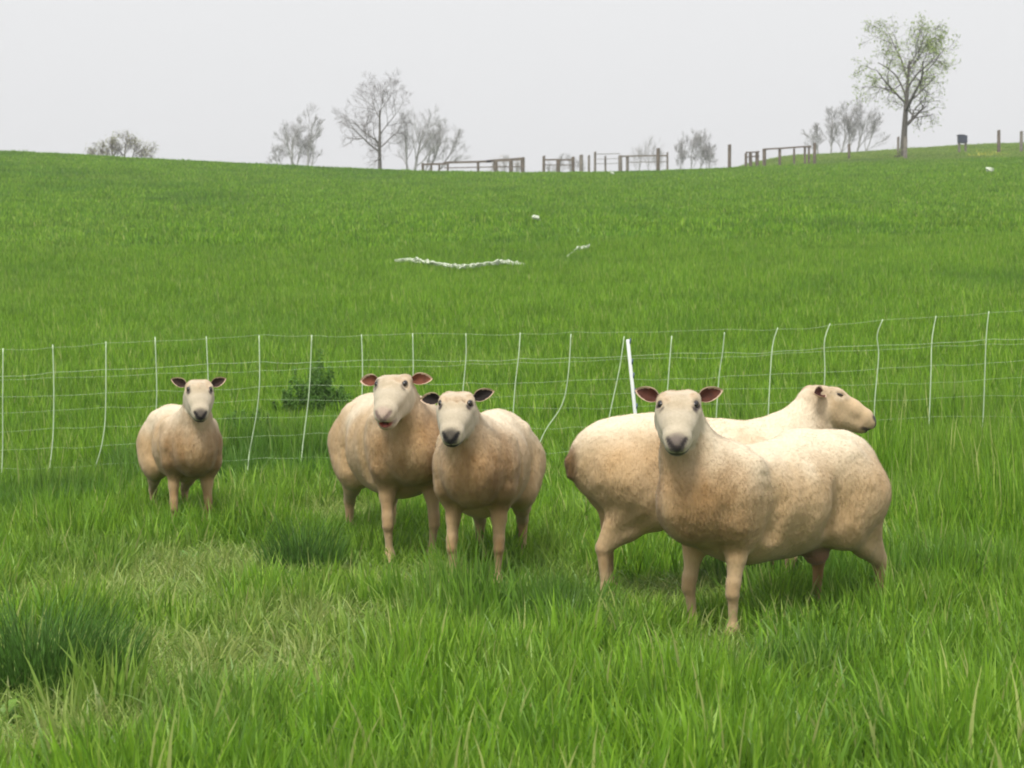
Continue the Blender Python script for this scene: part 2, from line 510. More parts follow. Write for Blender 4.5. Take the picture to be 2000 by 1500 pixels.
# ------------------------------------------------------------------ sheep
class Field:
    """signed distance grid that tapered limbs are blended into"""
    def __init__(s, lo, hi, h):
        s.h = h; s.lo = np.array(lo, np.float32)
        s.n = np.ceil((np.array(hi) - np.array(lo)) / h).astype(int) + 1
        s.ax = [s.lo[i] + np.arange(s.n[i], dtype=np.float32) * h for i in range(3)]
        s.f = np.full(tuple(s.n), 0.3, np.float32)
    def seg(s, a, b, k=.04, sy=1.0, op='add', axis=None):
        a = np.array(a, np.float32); b = np.array(b, np.float32)
        rm = max(a[3], b[3]) * max(1, sy) + k + 0.03
        lo = np.minimum(a[:3], b[:3]) - rm; hi = np.maximum(a[:3], b[:3]) + rm
        i0 = np.maximum(((lo - s.lo) / s.h).astype(int), 0)
        i1 = np.minimum(((hi - s.lo) / s.h).astype(int) + 2, s.n)
        if np.any(i1 <= i0): return
        sl = tuple(slice(i0[i], i1[i]) for i in range(3))
        X = s.ax[0][sl[0]][:, None, None]; Y = s.ax[1][sl[1]][None, :, None]; Z = s.ax[2][sl[2]][None, None, :]
        d = b[:3] - a[:3]; L2 = max(float(d @ d), 1e-9)
        px, py, pz = X - a[0], Y - a[1], Z - a[2]
        t = np.clip((px * d[0] + py * d[1] + pz * d[2]) / L2, 0, 1)
        qx, qy, qz = px - t * d[0], py - t * d[1], pz - t * d[2]
        if sy != 1.0:
            A = np.array(axis if axis is not None else (0, 1, 0), np.float32)
            c = (qx * A[0] + qy * A[1] + qz * A[2]) * (1 / sy - 1)
            qx, qy, qz = qx + c * A[0], qy + c * A[1], qz + c * A[2]
        D = np.sqrt(qx * qx + qy * qy + qz * qz) - (a[3] + t * (b[3] - a[3]))
        cur = s.f[sl]
        if op == 'add':
            hh = np.clip(0.5 + 0.5 * (cur - D) / k, 0, 1)
            s.f[sl] = cur * (1 - hh) + D * hh - k * hh * (1 - hh)
        else:
            D = -D
            hh = np.clip(0.5 - 0.5 * (cur - D) / k, 0, 1)
            s.f[sl] = cur * (1 - hh) + D * hh + k * hh * (1 - hh)
    def chain(s, pts, k=.04, sy=1.0, axis=None):
        for p, q in zip(pts[:-1], pts[1:]):
            s.seg(p, q, k, sy, axis=axis)
    def mesh(s):
        f = s.f; inn = f < 0
        nx, ny, nz = f.shape
        cnt = np.zeros((nx - 1, ny - 1, nz - 1), np.int8)
        for a in (0, 1):
            for b in (0, 1):
                for c in (0, 1):
                    cnt += inn[a:nx - 1 + a, b:ny - 1 + b, c:nz - 1 + c]
        act = (cnt > 0) & (cnt < 8)
        I = np.argwhere(act)
        idx = -np.ones(act.shape, np.int64); idx[act] = np.arange(len(I))
        acc = np.zeros((len(I), 3)); wt = np.zeros(len(I))
        cor = [(a, b, c) for a in (0, 1) for b in (0, 1) for c in (0, 1)]
        for p in cor:
            for ax in range(3):
                if p[ax]: continue
                q = list(p); q[ax] = 1
                fp = f[I[:, 0] + p[0], I[:, 1] + p[1], I[:, 2] + p[2]]
                fq = f[I[:, 0] + q[0], I[:, 1] + q[1], I[:, 2] + q[2]]
                m = (fp < 0) != (fq < 0)
                t = np.where(m, fp / np.where(m, fp - fq, 1), 0)
                for k in range(3):
                    acc[:, k] += np.where(m, p[k] + (t if k == ax else 0), 0)
                wt += m
        V = s.lo + (I + acc / wt[:, None]) * s.h
        quads = []
        for ax in range(3):
            u, v = (ax + 1) % 3, (ax + 2) % 3
            sl0 = [slice(None)] * 3; sl1 = [slice(None)] * 3
            sl0[ax] = slice(0, -1); sl1[ax] = slice(1, None)
            a, b = inn[tuple(sl0)], inn[tuple(sl1)]
            E = np.argwhere(a != b)
            E = E[(E[:, u] > 0) & (E[:, v] > 0) & (E[:, u] < f.shape[u] - 1) & (E[:, v] < f.shape[v] - 1)]
            def c(du, dv):
                q = E.copy(); q[:, u] -= du; q[:, v] -= dv
                return idx[q[:, 0], q[:, 1], q[:, 2]]
            Q = np.stack([c(1, 1), c(0, 1), c(0, 0), c(1, 0)], 1)
            flip = ~a[E[:, 0], E[:, 1], E[:, 2]]
            Q[flip] = Q[flip][:, ::-1]
            quads.append(Q)
        Q = np.concatenate(quads)
        Q = Q[(Q >= 0).all(1)]
        return V, Q

def wool_mat(name, hair=False):
    m, t, b = new_mat(name)
    N, L = t.nodes, t.links
    a = N.new('ShaderNodeAttribute'); a.attribute_name = 'coat'
    b.inputs['Roughness'].default_value = 0.95
    b.inputs['Specular IOR Level'].default_value = 0.1
    b.inputs['Sheen Weight'].default_value = 0.15
    b.inputs['Sheen Roughness'].default_value = 0.6
    if hair:
        L.new(a.outputs['Color'], b.inputs['Base Color'])
        tr = N.new('ShaderNodeBsdfTranslucent'); L.new(a.outputs['Color'], tr.inputs[0])
        ms = N.new('ShaderNodeMixShader'); ms.inputs[0].default_value = 0.3
        L.new(b.outputs[0], ms.inputs[1]); L.new(tr.outputs[0], ms.inputs[2])
        L.new(ms.outputs[0], N['Material Output'].inputs['Surface'])
        return m
    tcn = N.new('ShaderNodeTexCoord')
    n1 = N.new('ShaderNodeTexNoise'); n1.inputs['Scale'].default_value = 95; n1.inputs['Detail'].default_value = 4
    mp = N.new('ShaderNodeMapping'); mp.inputs['Scale'].default_value = (1, 1, .4)
    L.new(tcn.outputs['Object'], mp.inputs[0]); L.new(mp.outputs[0], n1.inputs['Vector'])
    mr = N.new('ShaderNodeMapRange'); L.new(n1.outputs[0], mr.inputs[0])
    mr.inputs[1].default_value = .25; mr.inputs[2].default_value = .75
    mr.inputs[3].default_value = .94; mr.inputs[4].default_value = 1.05
    hs = N.new('ShaderNodeHueSaturation'); L.new(a.outputs['Color'], hs.inputs['Color']); L.new(mr.outputs[0], hs.inputs['Value'])
    L.new(hs.outputs[0], b.inputs['Base Color'])
    bp = N.new('ShaderNodeBump'); bp.inputs['Strength'].default_value = 0.6; bp.inputs['Distance'].default_value = 0.006
    L.new(n1.outputs[0], bp.inputs['Height']); L.new(bp.outputs[0], b.inputs['Normal'])
    return m
M_COAT = wool_mat('coat'); M_HAIR = wool_mat('fleece', True)
M_EYE = simple_mat('eye', (0.012, 0.008, 0.006), .12, .1, 20, .6)
M_EARB = simple_mat('ear_back', (0.50, 0.37, 0.26), .9, .1, 60)
def ear_mat(nm, c): return simple_mat(nm, c, .8, .3, 40)
M_MOUTH = simple_mat('tongue', (0.42, 0.12, 0.09), .4, .15, 60)

def frame(fwd, roll=0.0):
    f = Vector(fwd).normalized()
    l = Vector((0, 0, 1)).cross(f).normalized()
    u = f.cross(l)
    if roll:
        q = Matrix.Rotation(roll, 3, f); l = q @ l; u = q @ u
    return np.array([f, l, u]).T            # columns: forward, left, up

def sheep(label, loc, yaw_deg, size, poll, headdir, roll=0.0, neckmid=None, hooves=None, belly=1.0, girth=1.0,
          nose=(0.10, .08, .08), nose_amt=1.0, ear_in=(.35, .15, .10), ears=((.1, .1), (.1, .1)), mouth=False, eyes='open',
          tail_stain=0.0, chest_stain=.6, seed=1, udder=False, eye_ring=.8, hock_back=0.0, hscale=1.0, sway=0.0, tail=1.0, face_tan=0.0, neck_w=1.0, ear_len=.098, wy=1.0):
    yaw = math.radians(yaw_deg)
    root = empty('sheep', (loc[0], loc[1], gz(*loc)), yaw, size)
    root.scale = (size, size * wy, size)
    tag(root, label, 'sheep', 'shorn sheep standing in the pasture')
    # head direction given in the world, brought to the animal's own frame
    c, s_ = math.cos(-yaw), math.sin(-yaw)
    hd = (headdir[0] * c - headdir[1] * s_, headdir[0] * s_ + headdir[1] * c, headdir[2])
    HM = frame(hd, roll); P0 = np.array(poll)
    def hp(x, y, z, r=None):
        p = P0 + HM @ np.array([x * hscale, y * hscale / wy, z * hscale])
        return (*p, r * hscale) if r is not None else p
    fd = Field((-.78, -.42, -.03), (.98, .42, 1.16), 0.0085)
    g = girth
    # trunk
    fd.chain([(-.46, 0, .600, .135), (-.38, 0, .588, .178 * g), (-.24, 0, .575, .202 * g), (-.04, 0, .553 - sway * .7, .218 * belly * g), (.16, 0, .553 - sway, .212 * belly * g),
              (.30, 0, .575 - sway, .180 * g), (.40, 0, .565, .142)], .06)
    fd.seg((-.16, 0, .50, .148 * g), (.16, 0, .485, .158 * g * belly), .10)
    fd.seg((.36, 0, .60, .15), (.43, 0, .52, .125), .08)
    fd.seg((-.40, 0, .665, .09), (-.18, 0, .675, .09), .10)
    fd.seg((-.47, 0, .645, .088), (-.40, 0, .66, .10), .06)
    for sd in (1, -1):
        fd.seg((.27, sd * (.115 + .03 * g), .66, .055), (.34, sd * (.105 + .03 * g), .47, .070), .05)
        fd.seg((-.30, sd * (.10 + .03 * g), .68, .055), (-.36, sd * (.10 + .04 * g), .52, .085), .05)
    # rump muscles and tail
    for sd in (1, -1):
        fd.seg((-.40, sd * .09, .56, .125), (-.30, sd * .115, .46, .115), .05)
    fd.chain([(-.54, 0, .65, .040), (-.595, 0, .60, .032 * tail), (-.60, 0, .55, .022 * tail)], .035)
    for sd in (1, -1):
        fd.seg((-.165, sd * (.238 * g), .62, .018), (-.155, sd * (.205 * g), .43, .036), .05, op='sub')
        fd.seg((.190, sd * (.242 * g), .62, .016), (.200, sd * (.205 * g), .42, .034), .05, op='sub')
        fd.seg((-.50, sd * .16, .50, .02), (-.50, sd * .15, .36, .02), .04, op='sub')
    # neck
    nb = np.array([.34, 0, .64]); nm = np.array(neckmid) if neckmid is not None else (nb * .45 + (P0 + HM @ np.array([-.03, 0, -.05])) * .55 + np.array([.02, 0, -.02]))
    pe = P0 + HM @ np.array([-.035, 0, -.035])
    nbl = neck_w
    fd.seg((*nb, .150), (*nm, .105 * nbl), .08, .80)
    fd.seg((*nm, .105 * nbl), (*pe, .076), .045, .86)
    fd.seg((.41, 0, .56, .12), (*(nm + np.array([.01, 0, -.03])), .080), .07, .80)
    # legs
    hv = hooves or {}
    for sd, nme in ((1, 'L'), (-1, 'R')):
        fx, fy = hv.get('F' + nme, (.345, sd * .105))
        kx, ky = .335 + (fx - .345) * .55, sd * .115 + (fy - sd * .105) * .55
        fd.seg((.33, sd * .105, .56, .098), (.30, sd * .112, .42, .060), .045)
        fd.chain([(.30, sd * .112, .42, .052), (.315 + (fx - .345) * .15, sd * .112 + (ky - sd * .115) * .3, .335, .035), (kx - .005, ky, .235, .0265)], .025)
        fd.seg((kx, ky, .238, .0275), (kx + .005, ky, .20, .0270), .012)
        fd.chain([(kx, ky, .19, .0225), (fx - .02, fy, .085, .0165), (fx - .018, fy, .062, .0225)], .015)
        fd.chain([(fx - .018, fy, .06, .027), (fx + .002, fy, .03, .027), (fx + .012, fy, .012, .031)], .012)
        rx, ry = hv.get('R' + nme, (-.42, sd * .115))
        hx, hy = rx - .035 - hock_back, ry * .9 + sd * .01
        stx = -.24 + (rx + .42) * .35
        fd.seg((-.36, sd * .105, .54, .135), (stx, sd * .135, .415, .085), .06)
        fd.seg((-.42, sd * .10, .54, .10), (-.38 + (rx + .42) * .4, sd * .115, .39, .058), .05)
        fd.chain([(stx, sd * .135, .41, .066), (stx * .45 + hx * .55, (sd * .135 + hy) / 2, .325, .038), (hx, hy, .250, .0265)], .035)
        fd.seg((-.40 + (rx + .42) * .4, sd * .12, .40, .06), (hx - .010, hy, .262, .022), .03)
        fd.chain([(hx - .004, hy, .245, .0265), (rx - .03, ry, .09, .0175), (rx - .024, ry, .064, .029)], .015)
        fd.chain([(rx - .024, ry, .062, .028), (rx, ry, .03, .028), (rx + .010, ry, .012, .031)], .012)
    if udder:
        fd.seg((-.22, .02, .36, .075), (-.25, .02, .31, .055), .03)
    # head
    yx = HM[:, 1]
    def hs(a, b, k, sy=1.0): fd.seg(hp(*a), hp(*b), k, sy * 1.06 / wy, axis=yx)
    hs((-.022, 0, -.014, .060), (.045, 0, .000, .063), .025, 1.20)
    hs((.045, 0, .002, .062), (.13, 0, -.008, .047), .02, 1.16)
    hs((.13, 0, -.008, .047), (.195, 0, -.022, .040), .015, 1.13)
    hs((.195, 0, -.027, .040), (.218, 0, -.036, .035), .012, 1.14)
    jaw = -.018 if mouth else 0
    hs((-.02, 0, -.062, .062), (.09, 0, -.060, .048), .03, 1.22)
    hs((.09, 0, -.062, .047), (.185, 0, -.062 + jaw, .033), .02, 1.22)
    hs((.185, 0, -.058 + jaw, .031), (.203, 0, -.060 + jaw, .028), .01, 1.12)
    for sd in (1, -1):
        hs((.015, sd * .030, -.045, .048), (.075, sd * .024, -.045, .036), .03)
        hs((-.030, sd * .040, .020, .030), (-.005, sd * .046, .028, .028), .02)
        hs((.010, sd * .054, .034, .021), (.045, sd * .053, .034, .019), .016)
        hs((.095, sd * .040, -.008, .022), (.14, sd * .030, -.018, .018), .02)
        fd.seg(hp(.046, sd * .070, .042, .012), hp(.060, sd * .066, .036, .010), .008, op='sub')
        fd.seg(hp(.252, sd * .016, -.022, .008), hp(.256, sd * .024, -.034, .006), .006, op='sub')
    if mouth:
        fd.seg(hp(.245, .0, -.066, .013), hp(.200, 0, -.062, .012), .006, 1.5, op='sub', axis=yx)
    else:
        fd.seg(hp(.262, .0, -.066, .006), hp(.226, 0, -.070, .005), .006, 4.0, op='sub', axis=yx)
    V, Q = fd.mesh()
    x, y, z = V.T
    # lumpy fleece relief
    rel = (fbm(x * 11 + seed, y * 11, z * 7, 3) - .5) * .014 + (fbm(x * 7 + seed, y * 9, z * 2.2 + 5, 2) - .5) * .022 + (fbm(x * 34 + seed, y * 34, z * 34, 2) - .5) * .0055
    hl = (V - P0) @ HM / hscale                               # head frame coordinates
    hx_, hy_, hz_ = hl.T; hy_ = hy_ * wy
    tq = np.clip(hx_ / .21, 0, 1)
    hd_ = np.sqrt((hx_ - .21 * tq) ** 2 + hy_ ** 2 + (hz_ + .03 + .01 * tq) ** 2)
    jit = (fbm(x * 30, y * 30, z * 30 + seed, 2) - .5) * .05
    head = sstep(-.045, .035, hx_ + .30 * hz_ + jit) * sstep(.108, .090, hd_ + .35 * np.maximum(0, -hz_ - .07) + jit)
    leg = sstep(.40, .30, z) * (1 - head)
    amt = (1 - head) * (1 - leg * .75)
    me = bpy.data.meshes.new('body')
    me.from_pydata(V.tolist(), [], Q.tolist())
    me.update()
    nrm = np.zeros(len(V) * 3, np.float32); me.vertices.foreach_get('normal', nrm); nrm = nrm.reshape(-1, 3)
    V2 = V + nrm * (rel * amt)[:, None]
    me.vertices.foreach_set('co', V2.astype(np.float32).ravel())
    me.polygons.foreach_set('use_smooth', [True] * len(me.polygons))
    # coat colours: cream wool, stains with top-lit shading painted in, pale face, dark muzzle
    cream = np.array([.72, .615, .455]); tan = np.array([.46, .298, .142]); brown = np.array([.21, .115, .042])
    face = np.array([.475, .405, .295]); legc = np.array([.42, .295, .165]); hoof = np.array([.07, .055, .04])
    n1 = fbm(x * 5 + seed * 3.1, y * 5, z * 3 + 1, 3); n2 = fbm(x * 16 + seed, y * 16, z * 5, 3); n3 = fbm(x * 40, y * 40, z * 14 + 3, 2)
    st = np.clip(sstep(.80, .56, z + (n1 - .5) * .26) * .88 + (n2 - .5) * .20 + (n3 - .5) * .06, 0, 1)  # tan towards the belly: dirt staining plus painted shading from overhead light
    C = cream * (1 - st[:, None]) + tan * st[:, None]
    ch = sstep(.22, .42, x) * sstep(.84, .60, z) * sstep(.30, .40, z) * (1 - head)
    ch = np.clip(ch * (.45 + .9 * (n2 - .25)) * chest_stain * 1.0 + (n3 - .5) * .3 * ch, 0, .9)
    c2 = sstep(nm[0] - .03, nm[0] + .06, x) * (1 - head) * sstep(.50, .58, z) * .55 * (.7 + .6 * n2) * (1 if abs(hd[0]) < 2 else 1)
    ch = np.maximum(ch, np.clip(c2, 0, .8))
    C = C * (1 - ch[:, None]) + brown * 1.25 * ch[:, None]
    if tail_stain:
        ts = sstep(-.55, -.585, x + np.abs(y) * .3) * sstep(.40, .5, z) * sstep(.70, .64, z) * tail_stain
        ts = np.clip(ts * (.6 + .8 * n2), 0, 1)
        C = C * (1 - ts[:, None]) + brown * .8 * ts[:, None]
    lg = sstep(.36, .26, z + (n2 - .5) * .08) * (1 - head)
    C = C * (1 - lg[:, None]) + (legc * (.8 + .5 * n2[:, None])) * lg[:, None]
    kn = lg * np.clip(sstep(.52, .72, n1) * .6 + .55 * sstep(.06, .02, np.abs(z - .20)) * n2, 0, 1)
    C = C * (1 - kn[:, None]) + brown * 1.4 * kn[:, None]
    hf = sstep(.038, .028, z)
    C = C * (1 - hf[:, None]) + hoof * hf[:, None]
    if udder:
        ud = sstep(.11, .08, np.sqrt((x + .235) ** 2 + (y - .02) ** 2 + ((z - .33) * .9) ** 2))
        C = C * (1 - ud[:, None]) + np.array([.30, .15, .10]) * ud[:, None]
    face = face * (1 - face_tan) + np.array([.54, .39, .23]) * face_tan
    C = C * (1 - head[:, None]) + (face * (.90 + .25 * (n2[:, None] - .3))) * head[:, None]
    # tan smudge on the forehead and under the eyes
    fm = head * sstep(.075, .03, np.sqrt((hx_ - .055) ** 2 + hy_ ** 2)) * .5
    C = C * (1 - fm[:, None]) + np.array([.42, .32, .20]) * fm[:, None]
    # dark skin: eyelids, nostrils, lips
    te = np.clip(((hx_ - .044) * .036 - (np.abs(hy_) - .064) * .007) / (.036 ** 2 + .007 ** 2), 0, 1)
    ey = np.sqrt((hx_ - .044 - .036 * te) ** 2 + (np.abs(hy_) - .064 + .007 * te) ** 2 + (.45 * (hz_ - .036 + .010 * te)) ** 2) + .006 * te
    er = np.clip(sstep(.0210, .0130, ey) * eye_ring * 1.25, 0, 1) * head
    C = C * (1 - er[:, None]) + np.array([.05, .035, .03]) * er[:, None]
    ay = np.abs(hy_)
    fr = sstep(.205, .225, hx_) * head
    cap = fr * sstep(.215, .240, hx_ + .15 * (hz_ + .03)) * sstep(-.060, -.050, hz_) * sstep(.042, .032, ay + .35 * np.abs(hz_ + .015))
    tt = np.clip(((ay - .004) * .026 + (hz_ + .042) * .028) / (.026 ** 2 + .028 ** 2), 0, 1)
    dv = np.sqrt((ay - .004 - .026 * tt) ** 2 + (hz_ + .042 - .028 * tt) ** 2)
    nos = fr * sstep(.0095 + .004 * nose_amt, .005, dv)
    phil = fr * sstep(.007, .003, ay) * (hz_ < -.028) * (hz_ > -.068)
    lip = head * sstep(.17, .20, hx_) * sstep(.012, .005, np.abs(hz_ + .069))
    chin = head * sstep(.205, .220, hx_) * (hz_ < -.064) * .6 * nose_amt
    nn = np.clip(np.maximum.reduce([cap * .85 * nose_amt, chin * sstep(.032, .020, ay) * 1.4]), 0, 1)
    C = C * (1 - nn[:, None]) + np.array(nose) * nn[:, None]
    dk = np.clip(np.maximum.reduce([nos, phil * .8, lip * .75]) * (.5 + .5 * nose_amt), 0, 1)
    C = C * (1 - dk[:, None]) + np.array(nose) * .30 * dk[:, None]
    if mouth:
        mo = sstep(.026, .016, np.sqrt((hx_ - .222) ** 2 + (hy_ * .7) ** 2 + (hz_ + .066) ** 2))
        C = C * (1 - mo[:, None]) + np.array([.30, .07, .055]) * mo[:, None]
    C = np.clip(C, 0.005, .95)
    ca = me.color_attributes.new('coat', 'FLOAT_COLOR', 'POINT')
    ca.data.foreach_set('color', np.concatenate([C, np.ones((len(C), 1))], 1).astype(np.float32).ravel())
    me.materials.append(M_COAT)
    link(bpy.data.objects.new('body', me), root)
    # fleece: short fibres rooted in the skin
    r = np.random.default_rng(seed + 50)
    a, b_, c_, d_ = [V2[Q[:, i]] for i in range(4)]
    nF = 150000
    fi = r.integers(0, len(Q), nF)
    w = r.random((nF, 4)); w /= w.sum(1, keepdims=True)
    rt = sum(w[:, i:i + 1] * V2[Q[fi, i]] for i in range(4))
    nf = sum(w[:, i:i + 1] * nrm[Q[fi, i]] for i in range(4)); nf /= np.linalg.norm(nf, axis=1, keepdims=True) + 1e-9
    hdv = head[Q[fi, 0]]; lgv = leg[Q[fi, 0]]; cf = C[Q[fi, 0]]
    ok = (hdv < .5) | (r.random(nF) < .5)
    ok &= ~((hl[Q[fi, 0], 0] > .2) & (hdv > .5)) & (ey[Q[fi, 0]] > .025)
    rt, nf, hdv, lgv, cf = rt[ok], nf[ok], hdv[ok], lgv[ok], cf[ok]
    n = len(rt)
    lay = np.array([-.35, 0, -.9]) + r.normal(0, .20, (n, 3)) + .0 * np.stack([fbm(rt[:, 0] * 9, rt[:, 1] * 9, rt[:, 2] * 9 + k, 2) - .5 for k in (0, 5, 11)], 1) * 3
    lay -= nf * (lay * nf).sum(1, keepdims=True)
    lay /= np.linalg.norm(lay, axis=1, keepdims=True) + 1e-9
    ln = (.005 + .007 * r.random(n)) * (1 - .72 * hdv) * (1 - .45 * lgv)
    dr = nf * (.40 + .55 * r.random((n, 1))) + lay * .8; dr /= np.linalg.norm(dr, axis=1, keepdims=True)
    side = np.cross(dr, nf); side /= np.linalg.norm(side, axis=1, keepdims=True) + 1e-9
    wd = (.0006 + .0005 * r.random(n)) * (1 - .5 * hdv)
    rt = rt - nf * .002
    T = np.stack([rt - side * wd[:, None], rt + side * wd[:, None], rt + dr * ln[:, None]], 1).reshape(-1, 3)
    me = bpy.data.meshes.new('fleece')
    me.vertices.add(3 * n); me.vertices.foreach_set('co', T.astype(np.float32).ravel())
    me.loops.add(3 * n); me.loops.foreach_set('vertex_index', np.arange(3 * n, dtype=np.int32))
    me.polygons.add(n); me.polygons.foreach_set('loop_start', np.arange(0, 3 * n, 3, dtype=np.int32))
    me.update(calc_edges=True)
    me.polygons.foreach_set('use_smooth', [True] * n)
    nr = np.repeat(nf + dr * .06, 3, axis=0); nr /= np.linalg.norm(nr, axis=1, keepdims=True)
    me.normals_split_custom_set_from_vertices(nr.astype(np.float32).tolist())
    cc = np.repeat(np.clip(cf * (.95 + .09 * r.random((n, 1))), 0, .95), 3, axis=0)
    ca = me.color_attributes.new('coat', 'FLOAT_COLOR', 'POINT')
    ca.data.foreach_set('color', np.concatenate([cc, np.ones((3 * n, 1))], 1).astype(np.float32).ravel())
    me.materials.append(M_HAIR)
    tag(link(bpy.data.objects.new('fleece', me), root), kind='stuff')
    # eyes
    for sd in (1, -1):
        bm = bmesh.new()
        bmesh.ops.create_uvsphere(bm, u_segments=14, v_segments=10, radius=1)
        S = Matrix.Diagonal((.0185, .0125, .0125, 1))
        if eyes != 'open': S = Matrix.Diagonal((.017, .0060, .0030, 1))
        bmesh.ops.transform(bm, matrix=S, verts=bm.verts)
        me = bpy.data.meshes.new('eye'); bm.to_mesh(me); bm.free()
        me.polygons.foreach_set('use_smooth', [True] * len(me.polygons))
        me.materials.append(M_EYE)
        o = bpy.data.objects.new('eye', me)
        M3 = Matrix(HM.tolist()) @ Matrix.Rotation(-sd * .30, 3, 'Z') @ Matrix.Rotation(-sd * .55, 3, 'X')
        M4 = M3.to_4x4(); M4.translation = Vector(hp(.053, sd * .0610, .0395))
        link(o, root); o.matrix_local = M4
    # ears
    mi = ear_mat('ear_lining', ear_in)
    for sd, (up, back) in zip((1, -1), ears):
        nu, nv = 22, 17
        D = np.array([-back, sd * 1.0, up]); D /= np.linalg.norm(D)
        O = np.array([.72, 0, .66]); O -= D * (O @ D); O /= np.linalg.norm(O)      # opening faces the front
        Wd = np.cross(D, O)
        L_, Wm = ear_len * hscale, 0.028 * hscale
        vs_, A = [], []
        for layer in (0, 1):
            for i in range(nu + 1):
                u = i / nu
                wv = Wm * (math.sin(math.pi * min(1, u * .96 + .04) ** 1.0) ** .62 if u < 1 else .0) * (1 if u > .0 else .7)
                wv = max(wv, .0015) * (0.62 + .38 * sstep(0, .35, np.array(u)))
                bend = -.020 * u * u
                for j in range(nv):
                    v = -1 + 2 * j / (nv - 1)
                    cup = .030 * (v * v - .55) * (1 - .55 * u) * (wv / Wm + .15)
                    p = D * (u * L_) + Wd * (v * wv) + O * (cup + bend - (.0045 * (1 - abs(v) ** 4 * .6) if layer else 0))
                    vs_.append(np.array([-.016, sd * .064, .022]) + p / hscale)
        n1_ = (nu + 1) * nv
        Fc, mid = [], []
        for layer in (0, 1):
            for i in range(nu):
                for j in range(nv - 1):
                    q = layer * n1_ + i * nv + j
                    f_ = (q, q + 1, q + nv + 1, q + nv)
                    Fc.append(f_ if layer else f_[::-1])
                    vv = -1 + 2 * (j + .5) / (nv - 1); uu = (i + .5) / nu
                    inner = (layer == 0 and (abs(vv) / .84) ** 2.5 + (max(0, uu - .35) / .58) ** 2.2 < 1)
                    mid.append(1 if inner else 0)
        for i in range(nu):
            for j in (0, nv - 1):
                q = i * nv + j
                Fc.append((q, q + nv, q + nv + n1_, q + n1_)); mid.append(0)
        for j in range(nv - 1):
            q = nu * nv + j
            Fc.append((q, q + 1, q + 1 + n1_, q + n1_)); mid.append(0)
        vw = [hp(*v) for v in vs_]
        o = mesh_obj('ear', vw, Fc, [M_EARB, mi], root)
        o.data.polygons.foreach_set('material_index', mid)
        bm = bmesh.new(); bm.from_mesh(o.data); bmesh.ops.recalc_face_normals(bm, faces=bm.faces); bm.to_mesh(o.data); bm.free()
    if mouth:
        bm = bmesh.new(); bmesh.ops.create_uvsphere(bm, u_segments=12, v_segments=8, radius=1)
        me = bpy.data.meshes.new('tongue'); 
        bmesh.ops.transform(bm, matrix=Matrix.Diagonal((.022, .011, .005, 1)), verts=bm.verts)
        bm.to_mesh(me); bm.free(); me.materials.append(M_MOUTH)
        me.polygons.foreach_set('use_smooth', [True] * len(me.polygons))
        o = bpy.data.objects.new('tongue', me)
        M4 = Matrix(HM.tolist()).to_4x4(); M4.translation = Vector(hp(.215, 0, -.078))
        link(o, root); o.matrix_local = M4
    return root

# far left, half hidden in the grass
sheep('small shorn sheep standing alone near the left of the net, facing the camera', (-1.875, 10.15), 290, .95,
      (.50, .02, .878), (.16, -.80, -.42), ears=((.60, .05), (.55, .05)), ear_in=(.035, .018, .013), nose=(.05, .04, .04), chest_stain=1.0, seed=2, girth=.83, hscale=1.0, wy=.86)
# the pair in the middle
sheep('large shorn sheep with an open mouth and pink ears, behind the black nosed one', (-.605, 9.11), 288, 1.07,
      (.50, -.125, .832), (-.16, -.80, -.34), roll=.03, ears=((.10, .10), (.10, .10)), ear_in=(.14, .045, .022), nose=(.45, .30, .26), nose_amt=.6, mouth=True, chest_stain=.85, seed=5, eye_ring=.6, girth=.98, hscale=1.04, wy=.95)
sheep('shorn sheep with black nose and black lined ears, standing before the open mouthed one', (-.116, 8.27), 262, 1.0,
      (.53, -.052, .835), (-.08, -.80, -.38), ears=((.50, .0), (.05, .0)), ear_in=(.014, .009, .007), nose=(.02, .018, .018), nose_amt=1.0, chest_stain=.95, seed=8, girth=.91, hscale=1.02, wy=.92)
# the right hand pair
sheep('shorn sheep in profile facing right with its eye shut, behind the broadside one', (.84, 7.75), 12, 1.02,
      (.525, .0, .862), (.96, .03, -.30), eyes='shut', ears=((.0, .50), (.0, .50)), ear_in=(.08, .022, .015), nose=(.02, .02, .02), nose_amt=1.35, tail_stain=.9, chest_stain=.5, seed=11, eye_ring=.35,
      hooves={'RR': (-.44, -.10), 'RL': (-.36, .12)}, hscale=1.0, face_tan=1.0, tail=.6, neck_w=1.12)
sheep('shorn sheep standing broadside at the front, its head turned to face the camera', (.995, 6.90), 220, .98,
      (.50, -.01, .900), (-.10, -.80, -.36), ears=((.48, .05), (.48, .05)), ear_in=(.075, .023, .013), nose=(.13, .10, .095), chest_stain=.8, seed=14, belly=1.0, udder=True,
      hooves={'RL': (-.51, .11), 'RR': (-.38, -.11)}, eye_ring=.95, hscale=1.05, sway=.03, tail=.5)
